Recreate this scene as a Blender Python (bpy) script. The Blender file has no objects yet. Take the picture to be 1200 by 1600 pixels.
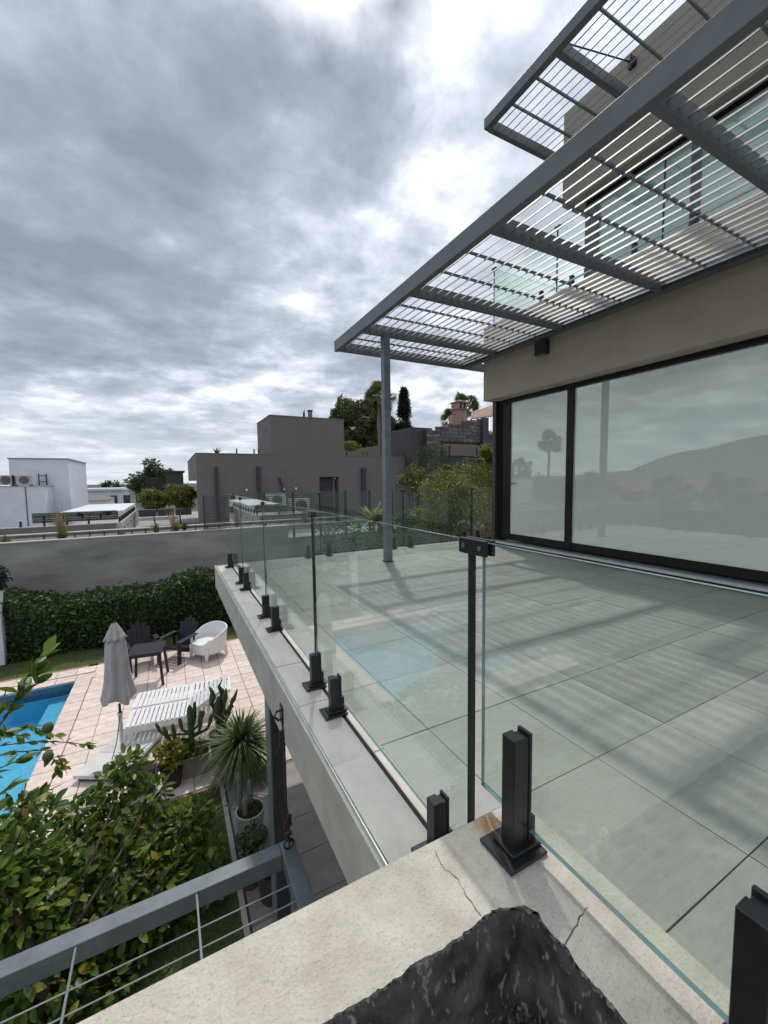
import bpy, math, random
import numpy as np
from mathutils import Vector, Matrix, Quaternion
random.seed(7); rng = np.random.default_rng(7)
SC = bpy.context.scene; COL = SC.collection
R = math.radians
# ------------------------------------------------------------ camera
F, H = 635.54, 1.25
TH, PI_, RO = R(27.709), R(-4.496), R(-.763)
fw = Vector((math.sin(TH)*math.cos(PI_), math.cos(TH)*math.cos(PI_), math.sin(PI_)))
r0 = Vector((math.cos(TH), -math.sin(TH), 0)); u0 = r0.cross(fw)
rt = r0*math.cos(RO)+u0*math.sin(RO); up = u0*math.cos(RO)-r0*math.sin(RO)
cd = bpy.data.cameras.new('camera'); cam = bpy.data.objects.new('camera', cd); COL.objects.link(cam)
m = Matrix((rt, up, -fw)).transposed().to_4x4(); m.translation = (0, 0, H); cam.matrix_world = m
cd.sensor_fit = 'VERTICAL'; cd.sensor_height = 24; cd.lens = F/1600*24
cd.clip_start = .02; cd.clip_end = 6000
SC.camera = cam
# ------------------------------------------------------------ light
SUN_EL, SUN_AZ = 58, 22          # azimuth clockwise from +Y
SC.view_settings.view_transform = 'Standard'; SC.view_settings.look = 'None'
SC.view_settings.gamma = 1; SC.view_settings.use_curve_mapping = False; SC.view_settings.exposure = .92
sd = bpy.data.lights.new('sun', 'SUN'); sd.energy = .95; sd.angle = R(1.25); sd.color = (1, .95, .88)
so = bpy.data.objects.new('sun', sd); COL.objects.link(so)
sv = Vector((math.sin(R(SUN_AZ))*math.cos(R(SUN_EL)), math.cos(R(SUN_AZ))*math.cos(R(SUN_EL)), math.sin(R(SUN_EL))))
so.rotation_euler = sv.to_track_quat('Z', 'Y').to_euler()
W = bpy.data.worlds.new('World'); SC.world = W; W.use_nodes = True
nt = W.node_tree; nt.nodes.clear()
def N(t, ty, **kw):
    n = t.nodes.new(ty)
    for k, v in kw.items():
        if k in ('op',): n.operation = v
        elif hasattr(n, k) and not k.startswith('i_'): setattr(n, k, v)
    return n
def math_(t, op, a, b=None, c=None, clamp=False):
    n = t.nodes.new('ShaderNodeMath'); n.operation = op; n.use_clamp = clamp
    for i, v in enumerate((a, b, c)):
        if v is None: continue
        if isinstance(v, (int, float)): n.inputs[i].default_value = v
        else: t.links.new(v, n.inputs[i])
    return n.outputs[0]
def mixc(t, f, a, b, mode='MIX'):
    n = t.nodes.new('ShaderNodeMix'); n.data_type = 'RGBA'; n.blend_type = mode
    for i, v in ((0, f), (6, a), (7, b)):
        if isinstance(v, (int, float)): n.inputs[i].default_value = v
        elif isinstance(v, (tuple, list)): n.inputs[i].default_value = (*v[:3], 1)
        else: t.links.new(v, n.inputs[i])
    return n.outputs[2]
def noise(t, vec, scale, detail=4, rough=.55, dist=0, out=0):
    n = t.nodes.new('ShaderNodeTexNoise'); n.inputs['Scale'].default_value = scale
    n.inputs['Detail'].default_value = detail; n.inputs['Roughness'].default_value = rough; n.inputs['Distortion'].default_value = dist
    if vec is not None: t.links.new(vec, n.inputs['Vector'])
    return n.outputs[out]
def ramp(t, f, stops):
    n = t.nodes.new('ShaderNodeValToRGB'); cr = n.color_ramp
    while len(cr.elements) < len(stops): cr.elements.new(.5)
    for e, (p, c) in zip(cr.elements, stops):
        e.position = p; e.color = (*(c if isinstance(c, (tuple, list)) else (c, c, c)), 1)
    t.links.new(f, n.inputs[0]); return n.outputs[0]
def mapping(t, vec, sc=(1, 1, 1), loc=(0, 0, 0), rot=(0, 0, 0)):
    n = t.nodes.new('ShaderNodeMapping'); n.inputs['Scale'].default_value = sc; n.inputs['Location'].default_value = loc; n.inputs['Rotation'].default_value = rot
    t.links.new(vec, n.inputs[0]); return n.outputs[0]
sky = nt.nodes.new('ShaderNodeTexSky'); sky.sky_type = 'NISHITA'; sky.sun_disc = False
sky.sun_elevation = R(SUN_EL); sky.sun_rotation = R(SUN_AZ); sky.dust_density = 2.0; sky.altitude = 300
tc = nt.nodes.new('ShaderNodeTexCoord'); D = tc.outputs['Generated']
sx = nt.nodes.new('ShaderNodeSeparateXYZ'); nt.links.new(D, sx.inputs[0])
zc = math_(nt, 'MAXIMUM', sx.outputs[2], 0.0)
den = math_(nt, 'ADD', zc, .16)
cv = nt.nodes.new('ShaderNodeCombineXYZ')
nt.links.new(math_(nt, 'DIVIDE', sx.outputs[0], den), cv.inputs[0]); nt.links.new(math_(nt, 'DIVIDE', sx.outputs[1], den), cv.inputs[1])
P = mapping(nt, cv.outputs[0], loc=(3.1, 1.7, 0))
big = noise(nt, P, 1.0, 3, .5, .3)
mid = noise(nt, P, 2.6, 7, .55, .15)
fine = noise(nt, P, 8, 6, .6, .2)
s = math_(nt, 'ADD', math_(nt, 'MULTIPLY', big, .42), math_(nt, 'MULTIPLY', mid, .42))
s = math_(nt, 'ADD', s, math_(nt, 'MULTIPLY', fine, .19))
# thin, bright cloud on the side where the sun stands behind it
dt = nt.nodes.new('ShaderNodeVectorMath'); dt.operation = 'DOT_PRODUCT'; nt.links.new(D, dt.inputs[0])
bv = Vector((.50, .58, .66)).normalized(); dt.inputs[1].default_value = bv
glow = math_(nt, 'POWER', math_(nt, 'MAXIMUM', dt.outputs['Value'], 0), 7)
BANKS = [(25.0, 38.6, 7, -0.13), (33.5, 44.7, 6, -0.12), (-3.3, 37.1, 17, -0.075), (7.1, 43.1, 8, -0.04), (17.8, 44.1, 6, -0.01), (13.8, 25.8, 15, -0.06), (-8.1, 18.7, 16, -0.05), (31.7, 31.9, 8, 0.07), (26.0, 43.7, 6, -0.02), (36.7, 38.4, 8, 0.06), (51.8, 42.8, 12, 0.05), (28.1, 26.4, 6, -0.05), (-11.2, 27.8, 14, -0.03), (16.4, 31.0, 5, 0.03), (38.4, 25.9, 8, 0.02)]
s2 = math_(nt, 'ADD', s, math_(nt, 'MULTIPLY', glow, .045))
# individual heavier (negative) and thinner (positive) cloud banks, given by compass direction and height
wob = nt.nodes.new('ShaderNodeVectorMath'); wob.operation = 'MULTIPLY_ADD'; nt.links.new(noise(nt, D, 5, 4, .55, .2, 1), wob.inputs[0]); wob.inputs[1].default_value = (.34, .34, .34)
nt.links.new(D, wob.inputs[2])
nv = nt.nodes.new('ShaderNodeVectorMath'); nv.operation = 'SUBTRACT'; nt.links.new(wob.outputs[0], nv.inputs[0]); nv.inputs[1].default_value = (.17, .17, .17)
for (azd, eld, rad, amt) in BANKS:
    dv_ = (math.sin(R(azd))*math.cos(R(eld)), math.cos(R(azd))*math.cos(R(eld)), math.sin(R(eld)))
    d_ = nt.nodes.new('ShaderNodeVectorMath'); d_.operation = 'DISTANCE'; nt.links.new(nv.outputs[0], d_.inputs[0]); d_.inputs[1].default_value = dv_
    q_ = math_(nt, 'DIVIDE', d_.outputs['Value'], 2*math.sin(R(rad)/2)); q_ = math_(nt, 'MULTIPLY', math_(nt, 'MULTIPLY', q_, q_), -1.2); e_ = math_(nt, 'EXPONENT', q_)
    s2 = math_(nt, 'ADD', s2, math_(nt, 'MULTIPLY', e_, amt))
cl = ramp(nt, s2, [(.33, (.155, .185, .228)), (.42, (.205, .238, .286)), (.49, (.28, .315, .365)), (.56, (.42, .455, .51)), (.65, (.70, .74, .79))])
hor = ramp(nt, zc, [(0, 1), (.06, .75), (.2, .0)])
cl = mixc(nt, math_(nt, 'MULTIPLY', hor, .72), cl, (.42, .455, .485))
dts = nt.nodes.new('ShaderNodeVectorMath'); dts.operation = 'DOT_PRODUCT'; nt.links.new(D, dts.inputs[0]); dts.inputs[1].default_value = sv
halo = math_(nt, 'POWER', math_(nt, 'MAXIMUM', dts.outputs['Value'], 0), 100)      # sun glow through thin cloud above the frame, strengthened to add soft light
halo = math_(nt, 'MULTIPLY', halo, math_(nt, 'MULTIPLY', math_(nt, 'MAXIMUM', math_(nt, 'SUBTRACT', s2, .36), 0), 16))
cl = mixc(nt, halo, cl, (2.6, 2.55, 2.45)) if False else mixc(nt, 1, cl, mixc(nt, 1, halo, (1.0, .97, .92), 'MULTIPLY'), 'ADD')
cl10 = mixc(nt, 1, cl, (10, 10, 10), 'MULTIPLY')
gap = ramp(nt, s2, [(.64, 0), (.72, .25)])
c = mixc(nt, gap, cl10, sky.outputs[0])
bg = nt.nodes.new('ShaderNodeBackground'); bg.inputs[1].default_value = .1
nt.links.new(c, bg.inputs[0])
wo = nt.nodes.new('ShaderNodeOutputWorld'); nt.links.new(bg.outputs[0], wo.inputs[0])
# ------------------------------------------------------------ unprojection helpers (model coordinates are metres; Y runs along the deck)
CAM = Vector((0, 0, H))
def ray(px, py): return fw+rt*((px-600)/F)+up*((800-py)/F)
def onz(px, py, z): r = ray(px, py); return CAM+r*((z-H)/r.z)
def ony(px, py, y): r = ray(px, py); return CAM+r*(y/r.y)
def onx(px, py, x): r = ray(px, py); return CAM+r*(x/r.x)
def dep(px, py, d): return CAM+ray(px, py)*d
# ------------------------------------------------------------ materials
MATS = {}
def mat(name, col, rough=.7, var=.12, scale=6, metal=0, bump=0, bscale=60, spec=.5, vscale=(1, 1, 1), col2=None, rnd=0, coat=0, det=5):
    if name in MATS: return MATS[name]
    mt = bpy.data.materials.new(name); mt.use_nodes = True; t = mt.node_tree; b = t.nodes['Principled BSDF']
    tc = t.nodes.new('ShaderNodeTexCoord'); v = mapping(t, tc.outputs['Object'], vscale)
    n = noise(t, v, scale, det, .6)
    c2 = col2 or tuple(x*(1-var*2) for x in col)
    c1 = col if col2 else tuple(min(1, x*(1+var)) for x in col)
    f = ramp(t, n, [(.3, 0), (.7, 1)])
    c = mixc(t, f, c2, c1)
    if rnd:
        oi = t.nodes.new('ShaderNodeObjectInfo')
        rr = ramp(t, oi.outputs['Random'], [(0, 1-rnd), (1, 1+rnd)])
        c = mixc(t, 1, c, rr, 'MULTIPLY')
    t.links.new(c, b.inputs['Base Color'])
    b.inputs['Roughness'].default_value = rough; b.inputs['Metallic'].default_value = metal
    b.inputs['Specular IOR Level'].default_value = spec; b.inputs['Coat Weight'].default_value = coat
    if bump:
        bn = t.nodes.new('ShaderNodeBump'); bn.inputs['Strength'].default_value = bump; bn.inputs['Distance'].default_value = .01
        t.links.new(noise(t, tc.outputs['Object'], bscale, 6, .6), bn.inputs['Height']); t.links.new(bn.outputs[0], b.inputs['Normal'])
    MATS[name] = mt; return mt
def M(n): return MATS[n]
mat('black_metal', (.016, .017, .02), .38, .2, 20, bump=.05, bscale=200)
mat('gasket', (.012, .012, .014), .5)
mat('grey_steel', (.14, .155, .17), .42, .08, 5, bump=.06, bscale=250)
mat('grey_steel_low', (.155, .185, .205), .4, .14, 9, bump=.08, bscale=220)
mat('slat_paint', (.21, .21, .205), .5, .08, 5, rnd=.06)
mat('rod', (.32, .34, .35), .4)
mat('house_render', (.46, .40, .31), .9, .05, 3, bump=.12, bscale=150)
mat('taupe_render', (.34, .305, .255), .9, .05, 3, bump=.12, bscale=150)
mat('frame_black', (.012, .011, .011), .4, .15, 9, spec=.25)
mat('frame_brown', (.05, .04, .035), .45, .12, 6)
mat('aluminium', (.62, .63, .62), .35, .06, 12, metal=.4)
mat('blind', (.20, .235, .20), .9, .05, 1.2)
mat('dark_inside', (.02, .02, .02), .9)
mat('slab_concrete', (.55, .52, .46), .9, .12, 3.5, bump=.5, bscale=45)
mat('coping_tile', (.62, .57, .52), .6, .10, 3.0, rnd=.05, bump=.05, vscale=(2, 1, 1))
mat('joint', (.10, .092, .082), .95)
mat('garden_concrete', (.34, .325, .305), .9, .22, 1.1, bump=.25, bscale=12, vscale=(.5, 1, 1.8), det=7)
mat('wall_cap', (.42, .41, .39), .85)
mat('grey_house', (.18, .164, .155), .9, .05, 2)
mat('grey_house_dark', (.06, .055, .058), .7, .1, 3)
mat('white_wall', (.66, .69, .74), .8, .05, 2)
mat('white_roof', (.72, .74, .76), .6, .08, 1)
mat('white_plastic', (.80, .80, .79), .35, .03, 5)
mat('white_paint', (.76, .765, .77), .45, .05, 8)
mat('charcoal_plastic', (.007, .008, .013), .45, .1, 10)
mat('parasol_cloth', (.50, .46, .475), .9, .10, 6, bump=.15, bscale=40)
mat('slab_white', (.62, .615, .59), .7, .08, 5, rnd=.04)
mat('pole_white', (.7, .7, .68), .4)
mat('terracotta', (.22, .115, .08), .85, .15, 6)
mat('brown_pot', (.115, .085, .065), .8, .2, 6)
mat('beige_pot', (.30, .26, .215), .85, .15, 8)
mat('green_white_pot', (.44, .46, .40), .7, .12, 6)
mat('dark_pot', (.045, .045, .048), .6, .2, 6)
mat('grey_pot', (.17, .165, .15), .8, .15, 6)
mat('soil', (.04, .03, .022), 1, .3, 30, bump=.6, bscale=40)
mat('gravel', (.17, .16, .145), .95, .3, 25, bump=.7, bscale=30)
mat('bark', (.095, .07, .05), .95, .25, 14, bump=.6, bscale=40)
mat('bark_pale', (.20, .17, .13), .95, .25, 10, bump=.6, bscale=30)
mat('patio_tile', (.76, .63, .555), .75, .10, 7, rnd=.07, bump=.1, bscale=60)
mat('patio_edge', (.72, .58, .51), .75, .10, 7, rnd=.06)
mat('patio_joint', (.34, .22, .17), .95)
mat('terrace_tile', (.31, .285, .262), .6, .12, 4, rnd=.07)
mat('terrace_joint', (.12, .11, .10), .95)
mat('curb_stone', (.46, .44, .41), .8, .1, 5)
mat('lawn', (.095, .125, .035), .95, .25, 18, bump=.8, bscale=60, col2=(.05, .075, .02))
mat('ground', (.075, .085, .05), 1, .3, .05)
mat('terrace_roof', (.36, .36, .35), .85, .08, 1.5)
mat('stone_clad', (.17, .15, .135), .9, .3, 5, rnd=.35, bump=.6, bscale=20)
mat('brick_pink', (.42, .24, .19), .9, .15, 8, rnd=.1)
mat('roof_tile', (.30, .10, .065), .85, .2, 6, rnd=.15)
mat('tan_wall', (.24, .18, .135), .9, .08, 2)
mat('rope', (.07, .055, .05), .95, .3, 60)
mat('cactus', (.075, .115, .045), .7, .2, 14)
mat('cactus_fuzz', (.20, .22, .17), .95, .2, 40, bump=.5, bscale=80)
mat('debris', (.16, .145, .125), .95, .5, 60, bump=.9, bscale=60)
mat('crumble', (.42, .38, .31), .95, .3, 90, col2=(.06, .055, .045), bump=.8, bscale=120)
mat('crack', (.09, .075, .06), 1)
mat('stripe_dark', (.05, .05, .058), .6)
mat('lamp_glass', (.25, .25, .24), .2)
mat('fan_dark', (.03, .03, .032), .5)
mat('ac_body', (.50, .50, .49), .6, .05, 5)
mat('hill', (.43, .47, .50), 1, .1, .01)  # pale blue grey, with distance haze put into the colour
mat('far_green', (.05, .065, .035), 1, .3, .4)
mat('mesh_fence', (.03, .035, .035), .6)
def leafmat(name, c, c2, trans=.25, rough=.45):
    mt = bpy.data.materials.new(name); mt.use_nodes = True; t = mt.node_tree; b = t.nodes['Principled BSDF']
    g = t.nodes.new('ShaderNodeNewGeometry'); oi = t.nodes.new('ShaderNodeObjectInfo')
    rr = math_(t, 'FRACT', math_(t, 'ADD', g.outputs['Random Per Island'], oi.outputs['Random']))
    col = mixc(t, ramp(t, rr, [(0, 0), (.7, .5), (1, 1)]), c, c2)
    t.links.new(col, b.inputs['Base Color']); b.inputs['Roughness'].default_value = rough
    tr = t.nodes.new('ShaderNodeBsdfTranslucent'); t.links.new(col, tr.inputs[0])
    mx = t.nodes.new('ShaderNodeMixShader'); mx.inputs[0].default_value = trans
    o = t.nodes['Material Output']; t.links.new(b.outputs[0], mx.inputs[1]); t.links.new(tr.outputs[0], mx.inputs[2]); t.links.new(mx.outputs[0], o.inputs[0])
    MATS[name] = mt; return mt
leafmat('lemon_leaf', (.042, .11, .018), (.21, .28, .03), .35, .42)
leafmat('lemon_leaf_yellow', (.22, .22, .02), (.42, .34, .03), .3, .4)
leafmat('hedge_leaf', (.028, .07, .016), (.085, .15, .028), .25, .6)
leafmat('bush_leaf', (.11, .17, .03), (.30, .32, .06), .35, .55)
leafmat('olive_leaf', (.10, .13, .055), (.20, .22, .10), .35, .6)
leafmat('cypress_leaf', (.016, .03, .014), (.03, .045, .02), .1, .7)
leafmat('palm_leaf', (.06, .09, .03), (.16, .16, .065), .3, .5)
leafmat('tree_leaf', (.05, .09, .03), (.11, .16, .045), .3, .6)
leafmat('bamboo_leaf', (.13, .15, .03), (.26, .26, .06), .3, .5)
leafmat('grass_blade', (.06, .10, .025), (.16, .19, .05), .3, .6)
leafmat('straw_blade', (.28, .18, .09), (.42, .33, .2), .3, .7)
leafmat('yucca_leaf', (.06, .115, .035), (.22, .28, .11), .2, .4)
leafmat('shrub_yellow', (.17, .20, .03), (.38, .34, .05), .3, .45)
# glass
def glassmat(name, tint, ior=1.5, rough=0.0, gl=None):
    mt = bpy.data.materials.new(name); mt.use_nodes = True; t = mt.node_tree; t.nodes.clear()
    o = t.nodes.new('ShaderNodeOutputMaterial'); tr = t.nodes.new('ShaderNodeBsdfTransparent'); tr.inputs[0].default_value = (*tint, 1)
    g = t.nodes.new('ShaderNodeBsdfGlossy'); g.inputs['Roughness'].default_value = rough; g.inputs[0].default_value = (1, 1, 1, 1)
    lw = t.nodes.new('ShaderNodeLayerWeight'); lw.inputs[0].default_value = .5
    geo = t.nodes.new('ShaderNodeNewGeometry')
    dp = t.nodes.new('ShaderNodeVectorMath'); dp.operation = 'DOT_PRODUCT'
    t.links.new(geo.outputs['Incoming'], dp.inputs[0]); t.links.new(geo.outputs['Normal'], dp.inputs[1])
    cosv = math_(t, 'ABSOLUTE', dp.outputs['Value'])
    f0 = gl if gl is not None else ((ior-1)/(ior+1))**2
    p5 = math_(t, 'POWER', math_(t, 'SUBTRACT', 1, cosv, clamp=True), 5)
    fr = math_(t, 'ADD', math_(t, 'MULTIPLY', p5, 1-f0), f0, clamp=True)
    if name == 'rail_glass':
        du_ = t.nodes.new('ShaderNodeBsdfDiffuse'); du_.inputs[0].default_value = (.7, .78, .74, 1); tcx = t.nodes.new('ShaderNodeTexCoord')
        dm = ramp(t, noise(t, mapping(t, tcx.outputs['Object'], (1, 1, .25)), 9, 6, .65, .5), [(.42, .003), (.72, .026)])
        m0 = t.nodes.new('ShaderNodeMixShader'); t.links.new(dm, m0.inputs[0]); t.links.new(tr.outputs[0], m0.inputs[1]); t.links.new(du_.outputs[0], m0.inputs[2]); tr = m0
    mx = t.nodes.new('ShaderNodeMixShader'); t.links.new(fr, mx.inputs[0]); t.links.new(tr.outputs[0], mx.inputs[1]); t.links.new(g.outputs[0], mx.inputs[2])
    t.links.new(mx.outputs[0], o.inputs[0]); MATS[name] = mt; return mt
glassmat('rail_glass', (.918, .972, .944))
mt = bpy.data.materials.new('window_glass'); mt.use_nodes = True; t = mt.node_tree; t.nodes.clear(); MATS['window_glass'] = mt
o = t.nodes.new('ShaderNodeOutputMaterial'); df = t.nodes.new('ShaderNodeBsdfDiffuse'); df.inputs[0].default_value = (.64, .69, .62, 1)
g = t.nodes.new('ShaderNodeBsdfGlossy'); g.inputs['Roughness'].default_value = .012; g.inputs[0].default_value = (.86, .95, .88, 1)
mx = t.nodes.new('ShaderNodeMixShader'); mx.inputs[0].default_value = .20; t.links.new(df.outputs[0], mx.inputs[1]); t.links.new(g.outputs[0], mx.inputs[2]); t.links.new(mx.outputs[0], o.inputs[0])
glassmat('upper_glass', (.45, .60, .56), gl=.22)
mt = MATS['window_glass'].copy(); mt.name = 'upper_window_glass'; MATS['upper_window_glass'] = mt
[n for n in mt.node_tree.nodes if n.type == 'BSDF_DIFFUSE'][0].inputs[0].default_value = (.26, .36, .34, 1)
mat('glass_edge', (.20, .31, .32), .15, .1, 10, spec=.6)
# water
mt = bpy.data.materials.new('pool_water'); mt.use_nodes = True; t = mt.node_tree; t.nodes.clear(); MATS['pool_water'] = mt
o = t.nodes.new('ShaderNodeOutputMaterial'); tr = t.nodes.new('ShaderNodeBsdfTransparent'); tr.inputs[0].default_value = (.66, .92, .97, 1)
g = t.nodes.new('ShaderNodeBsdfGlossy'); g.inputs['Roughness'].default_value = .03
fn = t.nodes.new('ShaderNodeFresnel'); fn.inputs[0].default_value = 1.33
tcw = t.nodes.new('ShaderNodeTexCoord'); bn = t.nodes.new('ShaderNodeBump'); bn.inputs['Strength'].default_value = .25; bn.inputs['Distance'].default_value = .02
t.links.new(noise(t, tcw.outputs['Object'], 5, 3, .5, .4), bn.inputs['Height']); t.links.new(bn.outputs[0], g.inputs['Normal']); t.links.new(bn.outputs[0], fn.inputs['Normal'])
mx = t.nodes.new('ShaderNodeMixShader'); t.links.new(fn.outputs[0], mx.inputs[0]); t.links.new(tr.outputs[0], mx.inputs[1]); t.links.new(g.outputs[0], mx.inputs[2]); t.links.new(mx.outputs[0], o.inputs[0])
mat('pool_mosaic', (.24, .60, .82), .4, .12, 25, col2=(.18, .52, .76), bump=.1)
mat('pool_band', (.05, .13, .20), .4, .2, 30)
mat('pool_step', (.24, .56, .74), .4, .1, 25)
RUST = tuple(onz(982, 1056, 0))
# deck tile: cloudy grey stoneware
mt = bpy.data.materials.new('deck_tile'); mt.use_nodes = True; t = mt.node_tree; b = t.nodes['Principled BSDF']; MATS['deck_tile'] = mt
tcd = t.nodes.new('ShaderNodeTexCoord'); oi = t.nodes.new('ShaderNodeObjectInfo')
ofs = t.nodes.new('ShaderNodeVectorMath'); ofs.operation = 'ADD'; t.links.new(tcd.outputs['Object'], ofs.inputs[0])
sc_ = t.nodes.new('ShaderNodeVectorMath'); sc_.operation = 'SCALE'; t.links.new(oi.outputs['Location'], sc_.inputs[0]); sc_.inputs['Scale'].default_value = 3.7; t.links.new(sc_.outputs[0], ofs.inputs[1])
n1 = noise(t, mapping(t, ofs.outputs[0], (1, 3.2, 1)), 2.2, 6, .6, .5)
n2 = noise(t, ofs.outputs[0], 14, 6, .7)
ge = t.nodes.new('ShaderNodeNewGeometry')
n3 = noise(t, ge.outputs['Position'], .9, 5, .62, .6)
n4 = noise(t, ge.outputs['Position'], 5.5, 6, .7, .8)
c = mixc(t, ramp(t, n1, [(.25, 0), (.75, 1)]), (.33, .318, .29), (.42, .405, .368))
n5 = noise(t, mapping(t, ofs.outputs[0], (1, 6, 1)), 9, 6, .7, .3)
c = mixc(t, math_(t, 'MULTIPLY', ramp(t, n5, [(.42, 0), (.62, 1)]), .35), c, (.245, .24, .22))
c = mixc(t, math_(t, 'MULTIPLY', ramp(t, n2, [(.5, 0), (.62, 1)]), .35), c, (.41, .40, .365))
msk = ramp(t, n3, [(.50, 0), (.60, 1)])
c = mixc(t, math_(t, 'MULTIPLY', math_(t, 'MULTIPLY', ramp(t, n4, [(.52, 0), (.60, 1)]), msk), .55), c, (.52, .495, .44))
n6 = noise(t, ge.outputs['Position'], 60, 3, .7)
c = mixc(t, math_(t, 'MULTIPLY', ramp(t, n6, [(.66, 0), (.72, 1)]), .5), c, (.12, .115, .10))
vr = t.nodes.new('ShaderNodeVectorMath'); vr.operation = 'DISTANCE'; t.links.new(ge.outputs['Position'], vr.inputs[0]); vr.inputs[1].default_value = RUST
rs = math_(t, 'ADD', vr.outputs['Value'], math_(t, 'MULTIPLY', n2, .10))
c = mixc(t, ramp(t, rs, [(.05, .5), (.10, 0)]), c, (.42, .27, .09))
rr = ramp(t, oi.outputs['Random'], [(0, .90), (1, 1.09)]); c = mixc(t, 1, c, rr, 'MULTIPLY')
t.links.new(c, b.inputs['Base Color'])
t.links.new(ramp(t, n4, [(.3, .30), (.7, .52)]), b.inputs['Roughness']); b.inputs['Specular IOR Level'].default_value = .5
bn = t.nodes.new('ShaderNodeBump'); bn.inputs['Strength'].default_value = .08; bn.inputs['Distance'].default_value = .01; t.links.new(n2, bn.inputs['Height']); t.links.new(bn.outputs[0], b.inputs['Normal'])
# cream cement of the planter
mt = bpy.data.materials.new('cream_cement'); mt.use_nodes = True; t = mt.node_tree; b = t.nodes['Principled BSDF']; MATS['cream_cement'] = mt
tcd = t.nodes.new('ShaderNodeTexCoord'); O = tcd.outputs['Object']
c = mixc(t, ramp(t, noise(t, O, 9, 6, .65), [(.35, 0), (.65, 1)]), (.57, .51, .425), (.74, .68, .58))
c = mixc(t, math_(t, 'MULTIPLY', ramp(t, noise(t, O, 130, 3, .7), [(.55, 0), (.66, 1)]), .38), c, (.30, .25, .19))
c = mixc(t, math_(t, 'MULTIPLY', ramp(t, noise(t, mapping(t, O, loc=(.3, .1, 0)), 3.2, 5, .6), [(.54, 0), (.66, 1)]), .35), c, (.42, .40, .35))
# rust stain by the corner of the rail
vd = t.nodes.new('ShaderNodeVectorMath'); vd.operation = 'DISTANCE'; t.links.new(O, vd.inputs[0]); vd.inputs[1].default_value = (.735, .80, .30)
st = math_(t, 'ADD', vd.outputs['Value'], math_(t, 'MULTIPLY', noise(t, O, 30, 4, .6), .05))
c = mixc(t, ramp(t, st, [(.045, .8), (.085, 0)]), c, (.50, .29, .10))
t.links.new(c, b.inputs['Base Color']); b.inputs['Roughness'].default_value = .95
bn = t.nodes.new('ShaderNodeBump'); bn.inputs['Strength'].default_value = 1.0; bn.inputs['Distance'].default_value = .007
hh = math_(t, 'ADD', noise(t, O, 130, 5, .65), math_(t, 'MULTIPLY', noise(t, O, 22, 4, .6), 1.2))
t.links.new(hh, bn.inputs['Height']); t.links.new(bn.outputs[0], b.inputs['Normal'])
# bitumen coat of the planter's inside
mt = bpy.data.materials.new('bitumen'); mt.use_nodes = True; t = mt.node_tree; b = t.nodes['Principled BSDF']; MATS['bitumen'] = mt
tcd = t.nodes.new('ShaderNodeTexCoord'); O = tcd.outputs['Object']
c = mixc(t, ramp(t, noise(t, O, 12, 6, .6), [(.3, 0), (.7, 1)]), (.024, .023, .023), (.15, .14, .13))
pt = ramp(t, noise(t, mapping(t, O, (1, 1, .38)), 48, 4, .6, .7), [(.58, 0), (.63, 1)])
c = mixc(t, math_(t, 'MULTIPLY', pt, .8), c, (.33, .31, .29))
t.links.new(c, b.inputs['Base Color']); t.links.new(ramp(t, noise(t, O, 20, 4), [(.4, .35), (.6, .8)]), b.inputs['Roughness'])
bn = t.nodes.new('ShaderNodeBump'); bn.inputs['Strength'].default_value = .5; bn.inputs['Distance'].default_value = .003; t.links.new(noise(t, mapping(t, O, (1, 1, .5)), 70, 6, .65), bn.inputs['Height']); t.links.new(bn.outputs[0], b.inputs['Normal'])
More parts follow.
